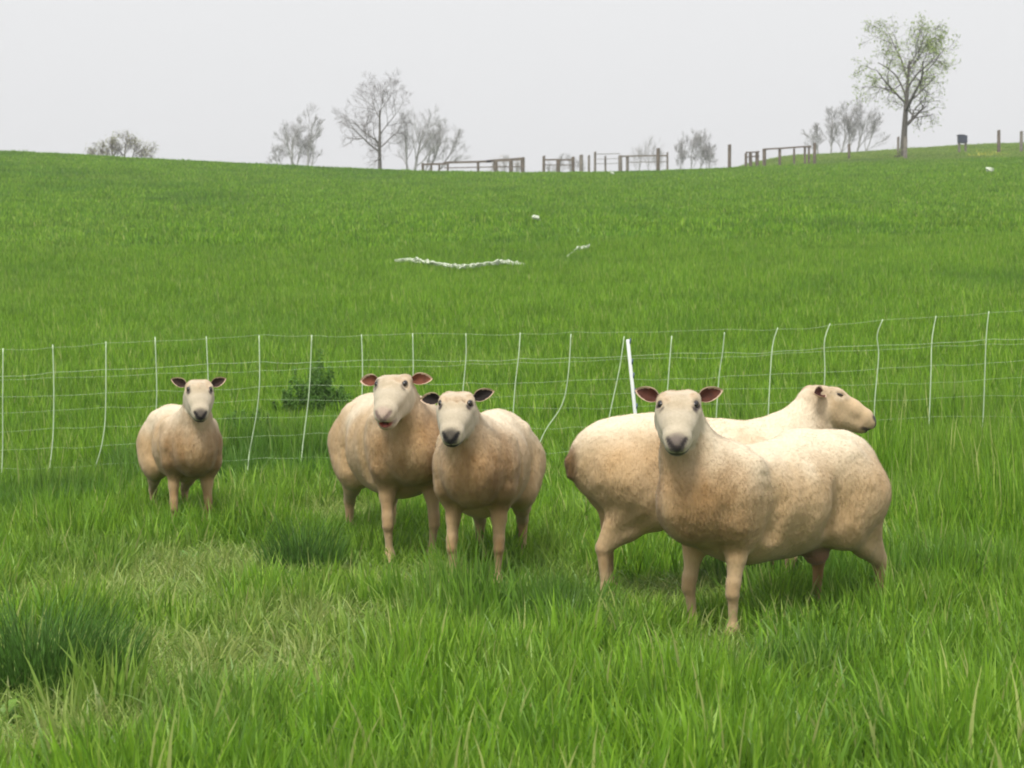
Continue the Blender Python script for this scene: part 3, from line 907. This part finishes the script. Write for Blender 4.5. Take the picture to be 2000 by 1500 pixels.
# ------------------------------------------------------------------ white electric net in front of the slope
def tube(pts, rad, sides=5, cap=True):
    P = [Vector(p) for p in pts]
    n = len(P); rr = rad if hasattr(rad, '__len__') else [rad] * n
    V, Fc = [], []
    up = Vector((0, 0, 1))
    ref = None
    for i, p in enumerate(P):
        d = (P[min(i + 1, n - 1)] - P[max(i - 1, 0)]).normalized()
        if ref is None:
            ref = d.orthogonal().normalized()
        ref = (ref - d * ref.dot(d))
        ref = ref.normalized() if ref.length > 1e-6 else d.orthogonal().normalized()
        b = d.cross(ref)
        for k in range(sides):
            a = 2 * math.pi * k / sides
            V.append(p + (ref * math.cos(a) + b * math.sin(a)) * rr[i])
    for i in range(n - 1):
        for k in range(sides):
            k2 = (k + 1) % sides
            Fc.append((i * sides + k, i * sides + k2, (i + 1) * sides + k2, (i + 1) * sides + k))
    if cap:
        Fc.append(tuple(range(sides))[::-1]); Fc.append(tuple((n - 1) * sides + k for k in range(sides)))
    return V, Fc

def smooth_pts(pts, m=6):
    P = [np.array(p, float) for p in pts]
    if len(P) < 3: return [P[0] + (P[-1] - P[0]) * t / m for t in range(m + 1)]
    out = []
    for i in range(len(P) - 1):
        p0, p1, p2, p3 = P[max(i - 1, 0)], P[i], P[i + 1], P[min(i + 2, len(P) - 1)]
        for t in np.arange(m) / m:
            out.append(.5 * ((2 * p1) + (p2 - p0) * t + (2 * p0 - 5 * p1 + 4 * p2 - p3) * t * t + (3 * p1 - p0 - 3 * p2 + p3) * t ** 3))
    out.append(P[-1])
    return out

M_STAY = simple_mat('net_stay', (.52, .64, .42), .5, .12, 9)
M_TWINE = simple_mat('net_twine', (.50, .62, .42), .6, .2, 15)
M_POST = simple_mat('white_plastic_post', (.80, .82, .80), .4, .06, 8)
M_SPIKE = simple_mat('blue_grey_clip', (.10, .14, .20), .5, .1, 8)
NY = 12.0
net = empty('electric_net', (wx(1000, NY), NY, gz(0, NY)))
tag(net, 'white electric netting fence stretched across the pasture behind the sheep', 'netting')
def npt(px, py, dy=0.0):
    d = NY + dy
    return np.array([wx(px, d), d, wz(py, d)]) - np.array(net.location)
def gpt(px, dy=0.0):
    d = NY + dy
    x = wx(px, d)
    return np.array([x, d, gz(x, d) + .02]) - np.array(net.location)
STX = np.array([-400, 0, 500, 1000, 1500, 2000, 2400.])
ROWS = [([706, 682, 655, 651, 643, 605, 575], .0016), ([756, 733, 706, 702, 685, 660, 640], .0024), ([765, 742, 722, 709, 692, 668, 650], .0016),
        ([800, 776, 755, 747, 732, 703, 680], .0018), ([830, 806, 782, 773, 758, 738, 715], .0014), ([865, 843, 815, 798, 786, 772, 750], .0014),
        ([900, 880, 850, 835, 825, 810, 790], .0014), ([935, 915, 895, 885, 870, 850, 830], .0016)]
STAYS = [[(-205, 694), (-206, 800), (-210, 905)], [(-98, 688), (-100, 800), (-103, 900)],
         [(6, 680), (5, 780), (4, 890)], [(103, 673), (105, 760), (103, 850), (97, 910)],
         [(207, 667), (206, 800), (200, 860), (186, 910), (166, 945)], [(303, 658), (306, 770), (300, 850), (292, 900)],
         [(403, 657), (406, 730), (408, 830), (400, 890)], [(506, 655), (507, 740), (502, 800), (491, 862), (486, 890)],
         [(609, 654), (604, 760), (596, 830), (590, 880)], [(706, 653), (708, 725), (705, 820), (700, 880)],
         [(806, 651), (807, 725), (803, 800), (796, 880)], [(910, 651), (910, 700), (904, 765), (895, 870)],
         [(1016, 650), (1013, 695), (1006, 755), (998, 870)], [(1115, 652), (1110, 730), (1098, 790), (1066, 840), (1050, 880)],
         [(1219, 657), (1210, 720), (1192, 805), (1180, 870)], [(1312, 656), (1305, 745), (1298, 860)],
         [(1415, 649), (1411, 690), (1404, 740), (1396, 860)], [(1519, 640), (1509, 675), (1504, 740), (1498, 860)],
         [(1621, 632), (1610, 668), (1611, 730), (1604, 850)], [(1724, 624), (1713, 655), (1716, 695), (1709, 780), (1706, 850)],
         [(1828, 617), (1820, 665), (1818, 740), (1814, 840)], [(1931, 608), (1926, 660), (1923, 750), (1920, 830)],
         [(2035, 600), (2028, 650), (2026, 820)], [(2138, 592), (2133, 650), (2130, 815)], [(2240, 585), (2236, 650), (2232, 810)]]
for j, st in enumerate(STAYS):
    pts = [npt(px, py, .02 * math.sin(j * 2.3 + i)) for i, (px, py) in enumerate(st)]
    end = gpt(st[-1][0] - 6, -.05)
    if end[2] < pts[-1][2]: pts.append(end)
    o = mesh_obj('stay', *tube(smooth_pts(pts, 5), .0040, 5), M_STAY, net)
for j, (yy_, r_) in enumerate(ROWS):
    pts = []
    for px in np.arange(-300, 2330, 20.0):
        ph = ((px - 5) / 101.5) % 1.0
        sag = 3.0 * math.sin(math.pi * ph) * (.6 + .5 * math.sin(px * .013 + j))
        pts.append(npt(px, float(np.interp(px, STX, yy_)) + sag + 1.5 * math.sin(px * .021 + j * 1.7), .01 * math.sin(px * .03 + j)))
    mesh_obj('twine', *tube(pts, r_ * .62, 4), M_TWINE, net)
# the one stiff white post, leaning, in view
a_, b_ = npt(1226, 663, -.03), npt(1243, 830, -.05)
g_ = b_ + (b_ - a_) * .55
pst = mesh_obj('post', *tube([a_, a_ + (b_ - a_) * .01, b_, g_], [.010, .0125, .0125, .009], 10), M_POST, net)
cl = []
for t in (.02, .26, .42, .60, .78):
    p = a_ + (b_ - a_) * t + np.array([.013, -.004, 0])
    cl.append(p)
    mesh_obj('clip', *tube([p - np.array([0, 0, .018]), p + np.array([.003, 0, .018])], .006, 6), M_SPIKE, net)

# ------------------------------------------------------------------ white netting dropped on the hill
M_HEAP = simple_mat('bundled_white_net', (.55, .60, .47), .7, .2, 30)
def hill_at(px, py, d0=13.0, d1=92.0):
    """where the sight line through a pixel meets the hill"""
    for d in np.arange(d0, d1, .1):
        if gz(wx(px, d), d) >= wz(py, d): return d
    return d1
def net_bundle(path, rad, nstr, seed, label, peg=None, name='dropped_net'):
    r = np.random.default_rng(seed)
    P = []
    for px, py, lift in path:
        d = hill_at(px, py + 8)
        x = wx(px, d); P.append(np.array([x, d, gz(x, d) + lift]))
    o0 = P[0].copy()
    root = empty(name, tuple(o0)); tag(root, label, 'netting')
    V, Fc = [], []
    base = smooth_pts([p - o0 for p in P], 7)
    n = len(base)
    for k in range(nstr):
        off = r.normal(0, rad, (n, 3)) * np.array([.6, 1.4, .8])
        w = np.array([1.0 if i % 3 else .5 for i in range(n)])
        pts = [b + off[i] * w[i] + np.array([0, 0, .02 * math.sin(i * 1.3 + k)]) for i, b in enumerate(base)]
        v, f = tube(smooth_pts(pts, 2), .008 + .008 * r.random(), 4)
        b = len(V); V += v; Fc += [tuple(i + b for i in q) for q in f]
    o = mesh_obj('strand_bundle', V, Fc, M_HEAP, root); tag(o, kind='stuff')
    if peg:
        px, py0, py1 = peg
        d = hill_at(px, py0 + 8) - .3
        x = wx(px, d)
        mesh_obj('peg', *tube([Vector((x, d, wz(py0, d))) - Vector(o0), Vector((x - .03, d, gz(x, d) - .02)) - Vector(o0)], .016, 6), M_POST, root)
net_bundle([(772, 522, .17), (800, 524, .20), (835, 528, .20), (880, 536, .20), (905, 539, .21), (940, 534, .20), (985, 526, .18), (1025, 526, .12)], .014, 12, 1,
           'long sagging bundle of white netting lying on the hillside with one short peg', (911, 524, 555))
net_bundle([(1100, 511, .03), (1125, 500, .17), (1150, 497, .20)], .022, 6, 2, 'short white end of netting sticking up from the hillside grass')
def scrap(px, py, size, seed, label, kind='scrap_of_net'):
    r = np.random.default_rng(seed)
    d = hill_at(px, py + 4); x = wx(px, d)
    bm = bmesh.new()
    bmesh.ops.create_icosphere(bm, subdivisions=2, radius=1)
    for v in bm.verts:
        k = .6 + .8 * r.random()
        v.co = Vector((v.co.x * k * 1.3, v.co.y * k, v.co.z * k * .75 - v.co.x * .35)) * size
    me = bpy.data.meshes.new(kind); bm.to_mesh(me); bm.free(); me.materials.append(M_HEAP)
    o = bpy.data.objects.new(kind, me); o.location = (x, d, gz(x, d) + .22); link(o)
    tag(o, label, 'scrap')
scrap(1047, 440, .075, 3, 'small crumpled white scrap in the grass above the netting bundle')
scrap(1931, 339, .12, 4, 'white scrap near the crest at the far right of the hill')
scrap(1195, 344, .08, 5, 'pale speck of litter just under the crest below the wooden rails')
# ------------------------------------------------------------------ posts and rails on the crest
M_WOOD = simple_mat('weathered_wood', (.155, .125, .10), .85, .35, 6)
M_WOOD2 = simple_mat('grey_wood', (.21, .185, .16), .85, .3, 6)
def box_v(c, s, jit=0.0):
    cx, cy, cz = c; sx, sy, sz = [v / 2 for v in s]
    V = [(cx + a * sx, cy + b * sy, cz + e_ * sz) for e_ in (-1, 1) for b in (-1, 1) for a in (-1, 1)]
    return V, [(0, 2, 3, 1), (4, 5, 7, 6), (0, 1, 5, 4), (2, 6, 7, 3), (0, 4, 6, 2), (1, 3, 7, 5)]
def post_mesh(name, px, ytop, d, w, parent, org, mat, lean=0.0, sink=.4):
    """round weathered post with a sloping sawn top"""
    x = wx(px, d); zt = wz(ytop, d); zb = gz(x, d) - sink
    V, Fc = [], []
    ns = 8
    for j, z in enumerate((zb, (zb + zt) / 2, zt - .02, zt)):
        for k in range(ns):
            a = 2 * math.pi * k / ns
            rr = w / 2 * (1 + .08 * R.uniform(-1, 1)) * (.85 if j == 3 else 1)
            V.append((x + lean * (z - zb) + rr * math.cos(a) - org[0], d + rr * math.sin(a) - org[1], z + (.02 * math.cos(a) if j == 3 else 0) - org[2]))
    for j in range(3):
        for k in range(ns):
            k2 = (k + 1) % ns
            Fc.append((j * ns + k, j * ns + k2, (j + 1) * ns + k2, (j + 1) * ns + k))
    Fc.append(tuple(3 * ns + k for k in range(ns)))
    return mesh_obj(name, V, Fc, mat, parent, smooth=False)
def rail(name, p0, p1, d, hgt, parent, org, mat, thick=.05):
    x0, z0, x1, z1 = wx(p0[0], d), wz(p0[1], d), wx(p1[0], d), wz(p1[1], d)
    n = 5; V, Fc = [], []
    for i in range(n + 1):
        t = i / n; x = x0 + (x1 - x0) * t; z = z0 + (z1 - z0) * t + R.uniform(-.012, .012)
        for a, b in ((-1, -1), (1, -1), (1, 1), (-1, 1)):
            V.append((x - org[0], d - .09 + a * thick / 2 - org[1], z + b * hgt / 2 - org[2]))
    for i in range(n):
        for k in range(4):
            k2 = (k + 1) % 4
            Fc.append((4 * i + k, 4 * i + k2, 4 * i + 4 + k2, 4 * i + 4 + k))
    Fc += [(3, 2, 1, 0), (4 * n, 4 * n + 1, 4 * n + 2, 4 * n + 3)]
    return mesh_obj(name, V, Fc, mat, parent, smooth=False)
def rail_fence(label, d, posts, rails, w=.17, mat=None):
    px0 = posts[0][0]; x0 = wx(px0, d)
    org = (x0, d, gz(x0, d))
    root = empty('rail_fence', org); tag(root, label, 'fence', 'wooden rail fences on the crest')
    for p in posts: post_mesh('post', p[0], p[1], d, p[2] if len(p) > 2 else w, root, org, mat or M_WOOD)
    for a, b, hgt in rails: rail('rail', a, b, d, hgt, root, org, mat or M_WOOD)
def lone_post(label, px, ytop, d, w, mat=None, lean=0.0):
    x = wx(px, d); org = (x, d, gz(x, d))
    o = post_mesh('fence_post', px, ytop, d, w, None, (x, d, org[2]), mat or M_WOOD, lean)
    o.location = org; tag(o, label, 'post', 'wooden posts along the crest')
rail_fence('long low wooden rail fence right of the bare trees, leftmost on the crest', 112,
           [(826, 319), (843, 321, .12), (858, 319, .12), (875, 318, .12), (934, 316, .16), (968, 315, .26), (998, 313, .26), (1021, 308, .24)],
           [((824, 322), (872, 321), .12), ((868, 319), (960, 316), .13), ((950, 316), (1023, 311), .17), ((868, 329), (1023, 326), .06)])
rail_fence('short weathered rail panel with a tall first post, second from left on the crest', 108,
           [(1062, 305, .17), (1090, 312, .24), (1119, 307, .2)], [((1060, 313), (1122, 313), .10), ((1062, 323), (1122, 323), .05)])
lone_post('thick grey post in a close pair right of the short rail panel', 1135, 303, 110, .22, M_WOOD2)
lone_post('slim grey post between the close pair and the wire fence', 1150, 304, 108, .15, M_WOOD2)
rail_fence('thin wire fence on slim posts in the middle of the crest', 105,
           [(1162, 297, .14), (1182, 305, .12)], [((1162, 302), (1210, 301), .035), ((1162, 312), (1210, 311), .025), ((1162, 321), (1210, 320), .025)], mat=M_WOOD2)
rail_fence('rail fence with a pale thick end post, left of the tallest middle post', 106,
           [(1211, 304, .24), (1225, 304, .18), (1303, 298, .12)], [((1209, 306), (1303, 305), .09), ((1225, 318), (1303, 317), .04)], mat=M_WOOD2)
lone_post('tall dark post standing before the rail fence in the middle of the crest', 1285, 290, 99, .20)
lone_post('isolated dark post on the crest left of the right hand rail fence', 1424, 283, 102, .20)
rail_fence('three stubby posts bunched together left of the right hand rail fence', 104,
           [(1456, 300, .16), (1465, 297, .2), (1478, 298, .2)], [((1455, 299), (1482, 297), .07), ((1455, 308), (1482, 306), .07)])
rail_fence('open rail fence with one top rail left of the bare thicket', 103,
           [(1492, 291, .2), (1522, 292, .17), (1550, 291, .13), (1571, 288, .13), (1579, 287, .13)], [((1489, 293), (1583, 287), .09)])
lone_post('tall post at the right end of the open rail fence', 1590, 280, 97, .17)
lone_post('small post in front of the bare thicket', 1657, 282, 106, .15)
lone_post('post standing directly against the right side of the big tree trunk', 1767, 268, 100, .22, M_WOOD2)
lone_post('thin post immediately left of the big tree trunk', 1753, 268, 104, .15, M_WOOD2)
lone_post('tall post right of the blue box on the far right rise', 1949, 255, 108, .21)
lone_post('rightmost post on the far right rise', 1993, 257, 108, .20, M_WOOD2)
# blue grey feeder box on two legs
d = 112.0
x = wx(1878, d); org = (x, d, gz(x, d))
bx = empty('feeder_box', org); tag(bx, 'dark blue box raised on two wooden legs on the far right rise', 'feeder', None)
zt, zb_ = wz(266, d), wz(280, d)
M_BLUE = simple_mat('dark_blue_paint', (.05, .06, .085), .5, .2, 5)
V, Fc = box_v((0, 0, (zt + zb_) / 2 - org[2]), (.52, .45, zt - zb_)); mesh_obj('box', V, Fc, M_BLUE, bx, smooth=False)
V, Fc = box_v((-.1, 0, zt - org[2] + .028), (.42, .5, .05)); mesh_obj('lid', V, Fc, M_BLUE, bx, smooth=False)
for sx in (-.2, .2):
    V, Fc = box_v((sx, 0, (zb_ - org[2] - .3) / 2), (.12, .12, zb_ - org[2] + .3)); mesh_obj('leg', V, Fc, M_WOOD2, bx, smooth=False)

# ------------------------------------------------------------------ trees beyond the crest
def bark(nm, c): return simple_mat(nm, c, .9, .25, 4)
M_BARK = bark('grey_bark', (.17, .155, .14)); M_BARKP = bark('pale_grey_bark', (.38, .37, .365)); M_BARKD = bark('dark_bark', (.10, .09, .075))
def leaf_mat(nm, c, ns=2, nv=.35):
    m = simple_mat(nm, c, .6, nv, ns)
    t = m.node_tree; b = t.nodes['Principled BSDF']
    src = b.inputs['Base Color'].links[0].from_socket
    tr = t.nodes.new('ShaderNodeBsdfTranslucent'); t.links.new(src, tr.inputs[0])
    ms = t.nodes.new('ShaderNodeMixShader'); ms.inputs[0].default_value = .4
    t.links.new(b.outputs[0], ms.inputs[1]); t.links.new(tr.outputs[0], ms.inputs[2])
    t.links.new(ms.outputs[0], t.nodes['Material Output'].inputs['Surface'])
    return m
M_LEAF = leaf_mat('young_leaf', (.27, .36, .08)); M_LEAFP = leaf_mat('pale_bud', (.30, .30, .15)); M_BLOS = leaf_mat('pale_blossom', (.45, .38, .30))

def tree(label, px, d, height, stems, seed, bark_m, spread=.55, levels=4, leaf=None, nleaf=0, leafsz=.07, r0=.12, first=.25, up=.25,
         kids=5, name='bare_tree', cat='tree', group=None, twig=.0055, droop=0.0, lastk=0):
    rr = random.Random(seed)
    x = wx(px, d); org = Vector((x, d, gz(x, d)))
    root = empty(name, tuple(org)); tag(root, label, cat, group)
    TV, TF, CV, CF, tips = [], [], [], [], []
    def add(V, Fc, pts, rad, sides):
        v, f = tube(pts, rad, sides, cap=False)
        b = len(V); V.extend(v); Fc.extend(tuple(i + b for i in q) for q in f)
    def grow(p, dr, L, rad, lv, main):
        n = 5 if lv < 2 else 3
        pts, rads = [p.copy()], [rad]
        dd = dr.copy(); nodes = []
        for i in range(n):
            wob = Vector((rr.gauss(0, 1), rr.gauss(0, 1), rr.gauss(0, .6))) * (.035 if lv == 0 else .10 + .05 * lv)
            dd = (dd + wob + Vector((0, 0, up * (.35 if lv else .6) - droop * lv * .1))).normalized()
            p = p + dd * (L / n)
            pts.append(p.copy()); rads.append(max(twig, rad * (1 - .70 * (i + 1) / n)))
            nodes.append((p.copy(), dd.copy(), rads[-1], (i + 1) / n))
        add(TV if main else CV, TF if main else CF, pts, rads, 7 if lv == 0 else (4 if lv < 3 else 3))
        if lv >= levels:
            tips.extend([q[0] for q in nodes]); return
        if lv == levels - 1: tips.append(p.copy())
        nk = kids + (3 if lv == 0 else 0) + (lastk if lv == levels - 1 else 0)
        for k in range(nk):
            t = first + (1 - first) * (k + rr.random()) / nk if lv == 0 else .2 + .8 * (k + rr.random()) / nk
            j = min(n - 1, int(t * n)); fr = t * n - j
            q0 = pts[j]; q1 = pts[j + 1]
            q = q0.lerp(q1, max(0, min(1, fr)))
            ax = nodes[j][1]
            a = rr.random() * 6.283
            o1 = ax.orthogonal().normalized(); o2 = ax.cross(o1)
            sd = (o1 * math.cos(a) + o2 * math.sin(a))
            ang = spread * (1.25 - .5 * t) * (.8 + .4 * rr.random())
            nd = (ax * math.cos(ang) + sd * math.sin(ang)).normalized()
            rl = rads[j] * (.50 + .2 * rr.random())
            grow(q, nd, L * (.50 + .22 * rr.random()) * (1.15 - .45 * t), max(twig, rl), lv + 1, False)
    for (dx, lx, hh, rk) in stems:
        dr = Vector((lx, rr.uniform(-.1, .1), 1)).normalized()
        grow(Vector((dx, rr.uniform(-.15, .15), -.3)), dr, height * hh * .72, r0 * rk, 0, True)
    mesh_obj('trunk', TV, TF, bark_m, root)
    o = mesh_obj('crown', CV, CF, bark_m, root); tag(o, kind='stuff')
    if leaf and nleaf:
        LV, LF = [], []
        for i in range(nleaf):
            c = rr.choice(tips) + Vector((rr.gauss(0, .16), rr.gauss(0, .16), rr.gauss(0, .16)))
            a = Vector((rr.gauss(0, 1), rr.gauss(0, 1), rr.gauss(0, 1))).normalized(); b = a.orthogonal().normalized()
            s = leafsz * rr.uniform(.6, 1.4); q = len(LV)
            LV += [c - a * s, c + b * s * .45, c + a * s, c - b * s * .45]; LF.append((q, q + 1, q + 2, q + 3))
        o = mesh_obj('foliage', LV, LF, leaf, root, smooth=False); tag(o, kind='stuff')
    return root
def top(px, py, d):        # height above the ground of a point seen at a pixel
    return wz(py, d) - gz(wx(px, d), d)
G1 = 'leafless trees behind the crest'
tree('low wide bush with pale green buds on the skyline at far left', 238, 118, top(238, 240, 118), [(-.9, -.5, .62, .8), (-.4, -.2, .75, 1), (.2, .1, .85, 1), (.6, .45, .7, .9), (1.1, .8, .62, .7), (-1.3, -.9, .5, .6)], 21,
     M_BARK, .6, 3, M_LEAFP, 1500, .055, .07, .2, .12, 5, 'budding_bush', 'bush', None, .007)
tree('faint bare tree with two stems, leftmost of the leafless trees', 572, 132, top(572, 222, 132), [(-.05, -.12, .95, 1), (.15, .28, .75, .7), (-.4, -.6, .55, .5)], 22, M_BARKP, .6, 4, r0=.11, kids=4, lastk=3, group=G1)
tree('slender bare tree close to the left of the tallest leafless tree', 600, 132, top(600, 215, 132), [(0, .05, .98, 1), (.1, .35, .7, .6)], 23, M_BARKP, .5, 4, r0=.10, kids=4, lastk=3, group=G1)
tree('tallest leafless tree with a rounded crown, in the left half of the skyline', 742, 122, top(742, 150, 122), [(0, -.02, .97, 1.2)], 102, M_BARK, .82, 4, r0=.135, first=.2, kids=5, up=.20, group=G1, twig=.0055, lastk=4)
tree('bare tree forking low, just right of the tallest leafless tree', 803, 124, top(803, 205, 124), [(-.2, -.10, .85, .8), (.1, .28, 1.0, 1)], 25, M_BARKP, .65, 4, r0=.12, kids=4, lastk=3, group=G1)
tree('bare tree leaning right over the start of the long rail fence', 826, 126, top(826, 225, 126), [(0, .75, .95, .9), (.5, 1.1, .9, .8), (.0, .35, .8, .7)], 26, M_BARKP, .5, 4, r0=.09, kids=4, lastk=2, group=G1)
tree('pale low shrub behind the long rail fence', 985, 128, top(985, 285, 128), [(-.6, -.3, .6, 1), (0, 0, .8, 1), (.6, .4, .7, 1)], 27, M_BARKP, .6, 3, M_BLOS, 350, .05, .04, name='bare_shrub', cat='shrub')
tree('faint grey brush behind the short rail panel', 1105, 130, top(1105, 285, 130), [(-1, -.3, .6, 1), (-.4, -.1, .8, 1), (.2, .1, .8, 1), (.8, .3, .7, 1)], 28, M_BARKP, .5, 3, r0=.035, name='bare_shrub', cat='shrub')
tree('faint bare shrub behind the middle rail fence', 1262, 134, top(1262, 262, 134), [(-.4, -.15, .8, 1), (.1, .05, .9, 1), (.6, .3, .7, 1)], 29, M_BARKP, .45, 3, r0=.04, name='bare_shrub', cat='shrub')
tree('thin bare shrub on the skyline between the middle posts', 1352, 134, top(1352, 250, 134), [(-.7, -.3, .75, .9), (-.1, -.05, .95, 1), (.4, .2, .9, 1), (.9, .5, .7, .8)], 30, M_BARKP, .45, 4, r0=.05, name='bare_shrub', cat='shrub')
tree('twiggy bare thicket of upright stems left of the big leafy tree', 1625, 136, top(1625, 205, 136), [(-.8, -.45, .7, .8), (-.1, -.1, .95, 1), (.5, .2, .8, .9)], 31, M_BARKP, .45, 4, r0=.09, name='bare_tree', group=G1)
tree('bare tree with several stems directly left of the big leafy tree', 1662, 136, top(1662, 192, 136), [(-.1, -.05, 1, 1), (.2, .3, .9, .9), (.6, .75, .8, .7)], 32, M_BARKP, .5, 4, r0=.10, kids=4, lastk=3, group=G1)
tree('big tree with a dark trunk and sparse fresh leaves on the right skyline', 1763, 106, top(1763, 25, 106) * .97, [(0, .0, 1.0, 1.5)], 207, M_BARKD, .85, 4, M_LEAF, 3600, .08, .15, .36, .16, 5, 'leafy_tree', 'tree', None, .007, .3)
# burr of ivy round the trunk base
tree('short dark stump at the foot of the big leafy tree', 1752, 104, top(1752, 265, 104), [(0, .1, .55, 1.6), (-.1, -.2, .4, 1)], 34, M_BARKD, .5, 2, M_LEAF, 160, .06, .10, name='stump', cat='stump')
# dandelions on the right hand rise
M_YEL = simple_mat('yellow_flower', (.50, .46, .05), .7, .2, 5)
V, Fc = [], []
for i in range(70):
    yy2 = R.uniform(101, 113); u = (1930 + R.gauss(0, 22) - 1000) / F
    xx = u * yy2; z = gz(xx, yy2) + .10 + .05 * R.random(); s = .035 * R.uniform(.6, 1.3); q = len(V)
    for k in range(6):
        a = k * math.pi / 3; V.append((xx + s * math.cos(a), yy2 + s * math.sin(a) * .4, z + s * .8 * math.sin(a)))
    V.append((xx, yy2 - .02, z + .01))
    Fc += [(q + k, q + (k + 1) % 6, q + 6) for k in range(6)]
tag(mesh_obj('yellow_flowers', V, Fc, M_YEL), 'patch of yellow flowers in front of the right hand rise', 'flowers', kind='stuff')

# ------------------------------------------------------------------ rank tussocks and weeds near the net
M_WEED = leaf_mat('dark_weed_leaf', (.08, .17, .035))
def tussock(label, px, py, z0, rad, hgt, n, seed, mat=None, name='grass_tussock', w=.007, lean=.30, d=None):
    r = np.random.default_rng(seed)
    if d is None: x, d = pw(px, py, z0)
    else: x = wx(px, d)
    V, Fc = [], []
    for i in range(n):
        a = r.random() * 6.283; q = rad * math.sqrt(r.random()); b = np.array([q * math.cos(a), q * math.sin(a) * .8, 0])
        da = a + r.normal() * .6; D = np.array([math.cos(da), math.sin(da), 0]); h = hgt * (.45 + .6 * r.random()) * (1 - .35 * (q / rad) ** 2)
        fa = r.random() * 3.14; S = np.array([math.cos(fa), math.sin(fa), 0]); p = b.copy(); an = abs(r.normal()) * .12; seg = 4; base = len(V)
        gzz = gz(x + b[0], d + b[1]) - gz(x, d); p[2] = gzz - .02
        for s in range(seg + 1):
            t = s / seg; ww = w * (.6 + .6 * r.random() if s == 0 else 1) * (1 - t ** 1.7) * .5
            V += [p - S * ww, p + S * ww]
            p = p + h / seg * (D * math.sin(an) + np.array([0, 0, math.cos(an)])); an += lean * (.3 + r.random()) * .6
        Fc += [(base + 2 * s, base + 2 * s + 1, base + 2 * s + 3, base + 2 * s + 2) for s in range(seg)]
    me_o = mesh_obj(name, V, Fc, mat or M_WEED, loc=(x, d, gz(x, d)))
    at = me_o.data.attributes.new('blade', 'FLOAT_VECTOR', 'POINT')
    tag(me_o, label, 'plant')
M_WEED = leaf_mat('dark_weed', (.13, .26, .05), 18, .55)
M_TUS = leaf_mat('rank_grass', (.085, .185, .030), 30, .6)
def weed(label, px, d, rx, hgt, n, seed, mat):
    """leafy upright weed: stems carrying small drooping leaves"""
    r = np.random.default_rng(seed); x = wx(px, d); V, Fc = [], []
    SV, SF = [], []
    for k in range(46):
        a = r.random() * 6.283; q = rx * math.sqrt(r.random()); bx_, by_ = q * math.cos(a), q * math.sin(a)
        hh = hgt * math.sqrt(max(.05, 1 - (q / rx) ** 2)) * (.65 + .45 * r.random())
        z0 = gz(x + bx_, d + by_) - gz(x, d)
        tx, ty = bx_ * 1.15 + r.normal() * .03, by_ * 1.15 + r.normal() * .03
        v, f = tube([(bx_, by_, z0 - .03), ((bx_ + tx) / 2, (by_ + ty) / 2, z0 + hh * .5), (tx, ty, z0 + hh)], [.005, .004, .002], 4, cap=False)
        b = len(SV); SV += v; SF += [tuple(i_ + b for i_ in q_) for q_ in f]
        for m in range(n // 46):
            t = .12 + .88 * r.random() ** .8
            c = np.array([bx_ + (tx - bx_) * t, by_ + (ty - by_) * t, z0 + hh * t])
            aa = r.random() * 6.283; D = np.array([math.cos(aa), math.sin(aa), r.normal() * .35 - .15]); D /= np.linalg.norm(D)
            S = np.cross(D, [0, 0, 1.0]); S /= np.linalg.norm(S) + 1e-9
            L_ = (.030 + .035 * r.random()) * (1.1 - .5 * t); W_ = L_ * .17; q_ = len(V)
            V += [c, c + D * L_ * .5 + S * W_, c + D * L_ - np.array([0, 0, L_ * .25]), c + D * L_ * .5 - S * W_]
            Fc.append((q_, q_ + 1, q_ + 2, q_ + 3))
    root = empty('weed_clump', (x, d, gz(x, d))); tag(root, label, 'weeds')
    tag(mesh_obj('stems', SV, SF, mat, root), kind='stuff'); tag(mesh_obj('foliage', V, Fc, mat, root, smooth=False), kind='stuff')
weed('tall rounded dark weed clump behind the net, between the left sheep and the pair', 605, 14.6, .30, .60, 7500, 61, M_WEED)
weed('low dark weed clump behind the net, close to the left sheep', 480, 13.4, .30, .34, 4200, 66, M_WEED)
tussock('dark rank tussock left of the pair of sheep in the middle', 592, 1095, .1, .18, .42, 520, 62, M_TUS, w=.007, lean=.3)
tussock('big dark upright grass tussock at the lower left edge of the pasture', 70, 1310, .1, .30, .46, 1100, 63, M_TUS, w=.007, lean=.35)
tussock('dark weed tuft at the foot of the net near the left edge', 150, 0, 0, .35, .30, 700, 64, M_WEED, d=11.7)
tussock('dark weedy tuft just right of the broadside sheep hind leg', 1825, 1115, .1, .14, .26, 300, 65, M_TUS)
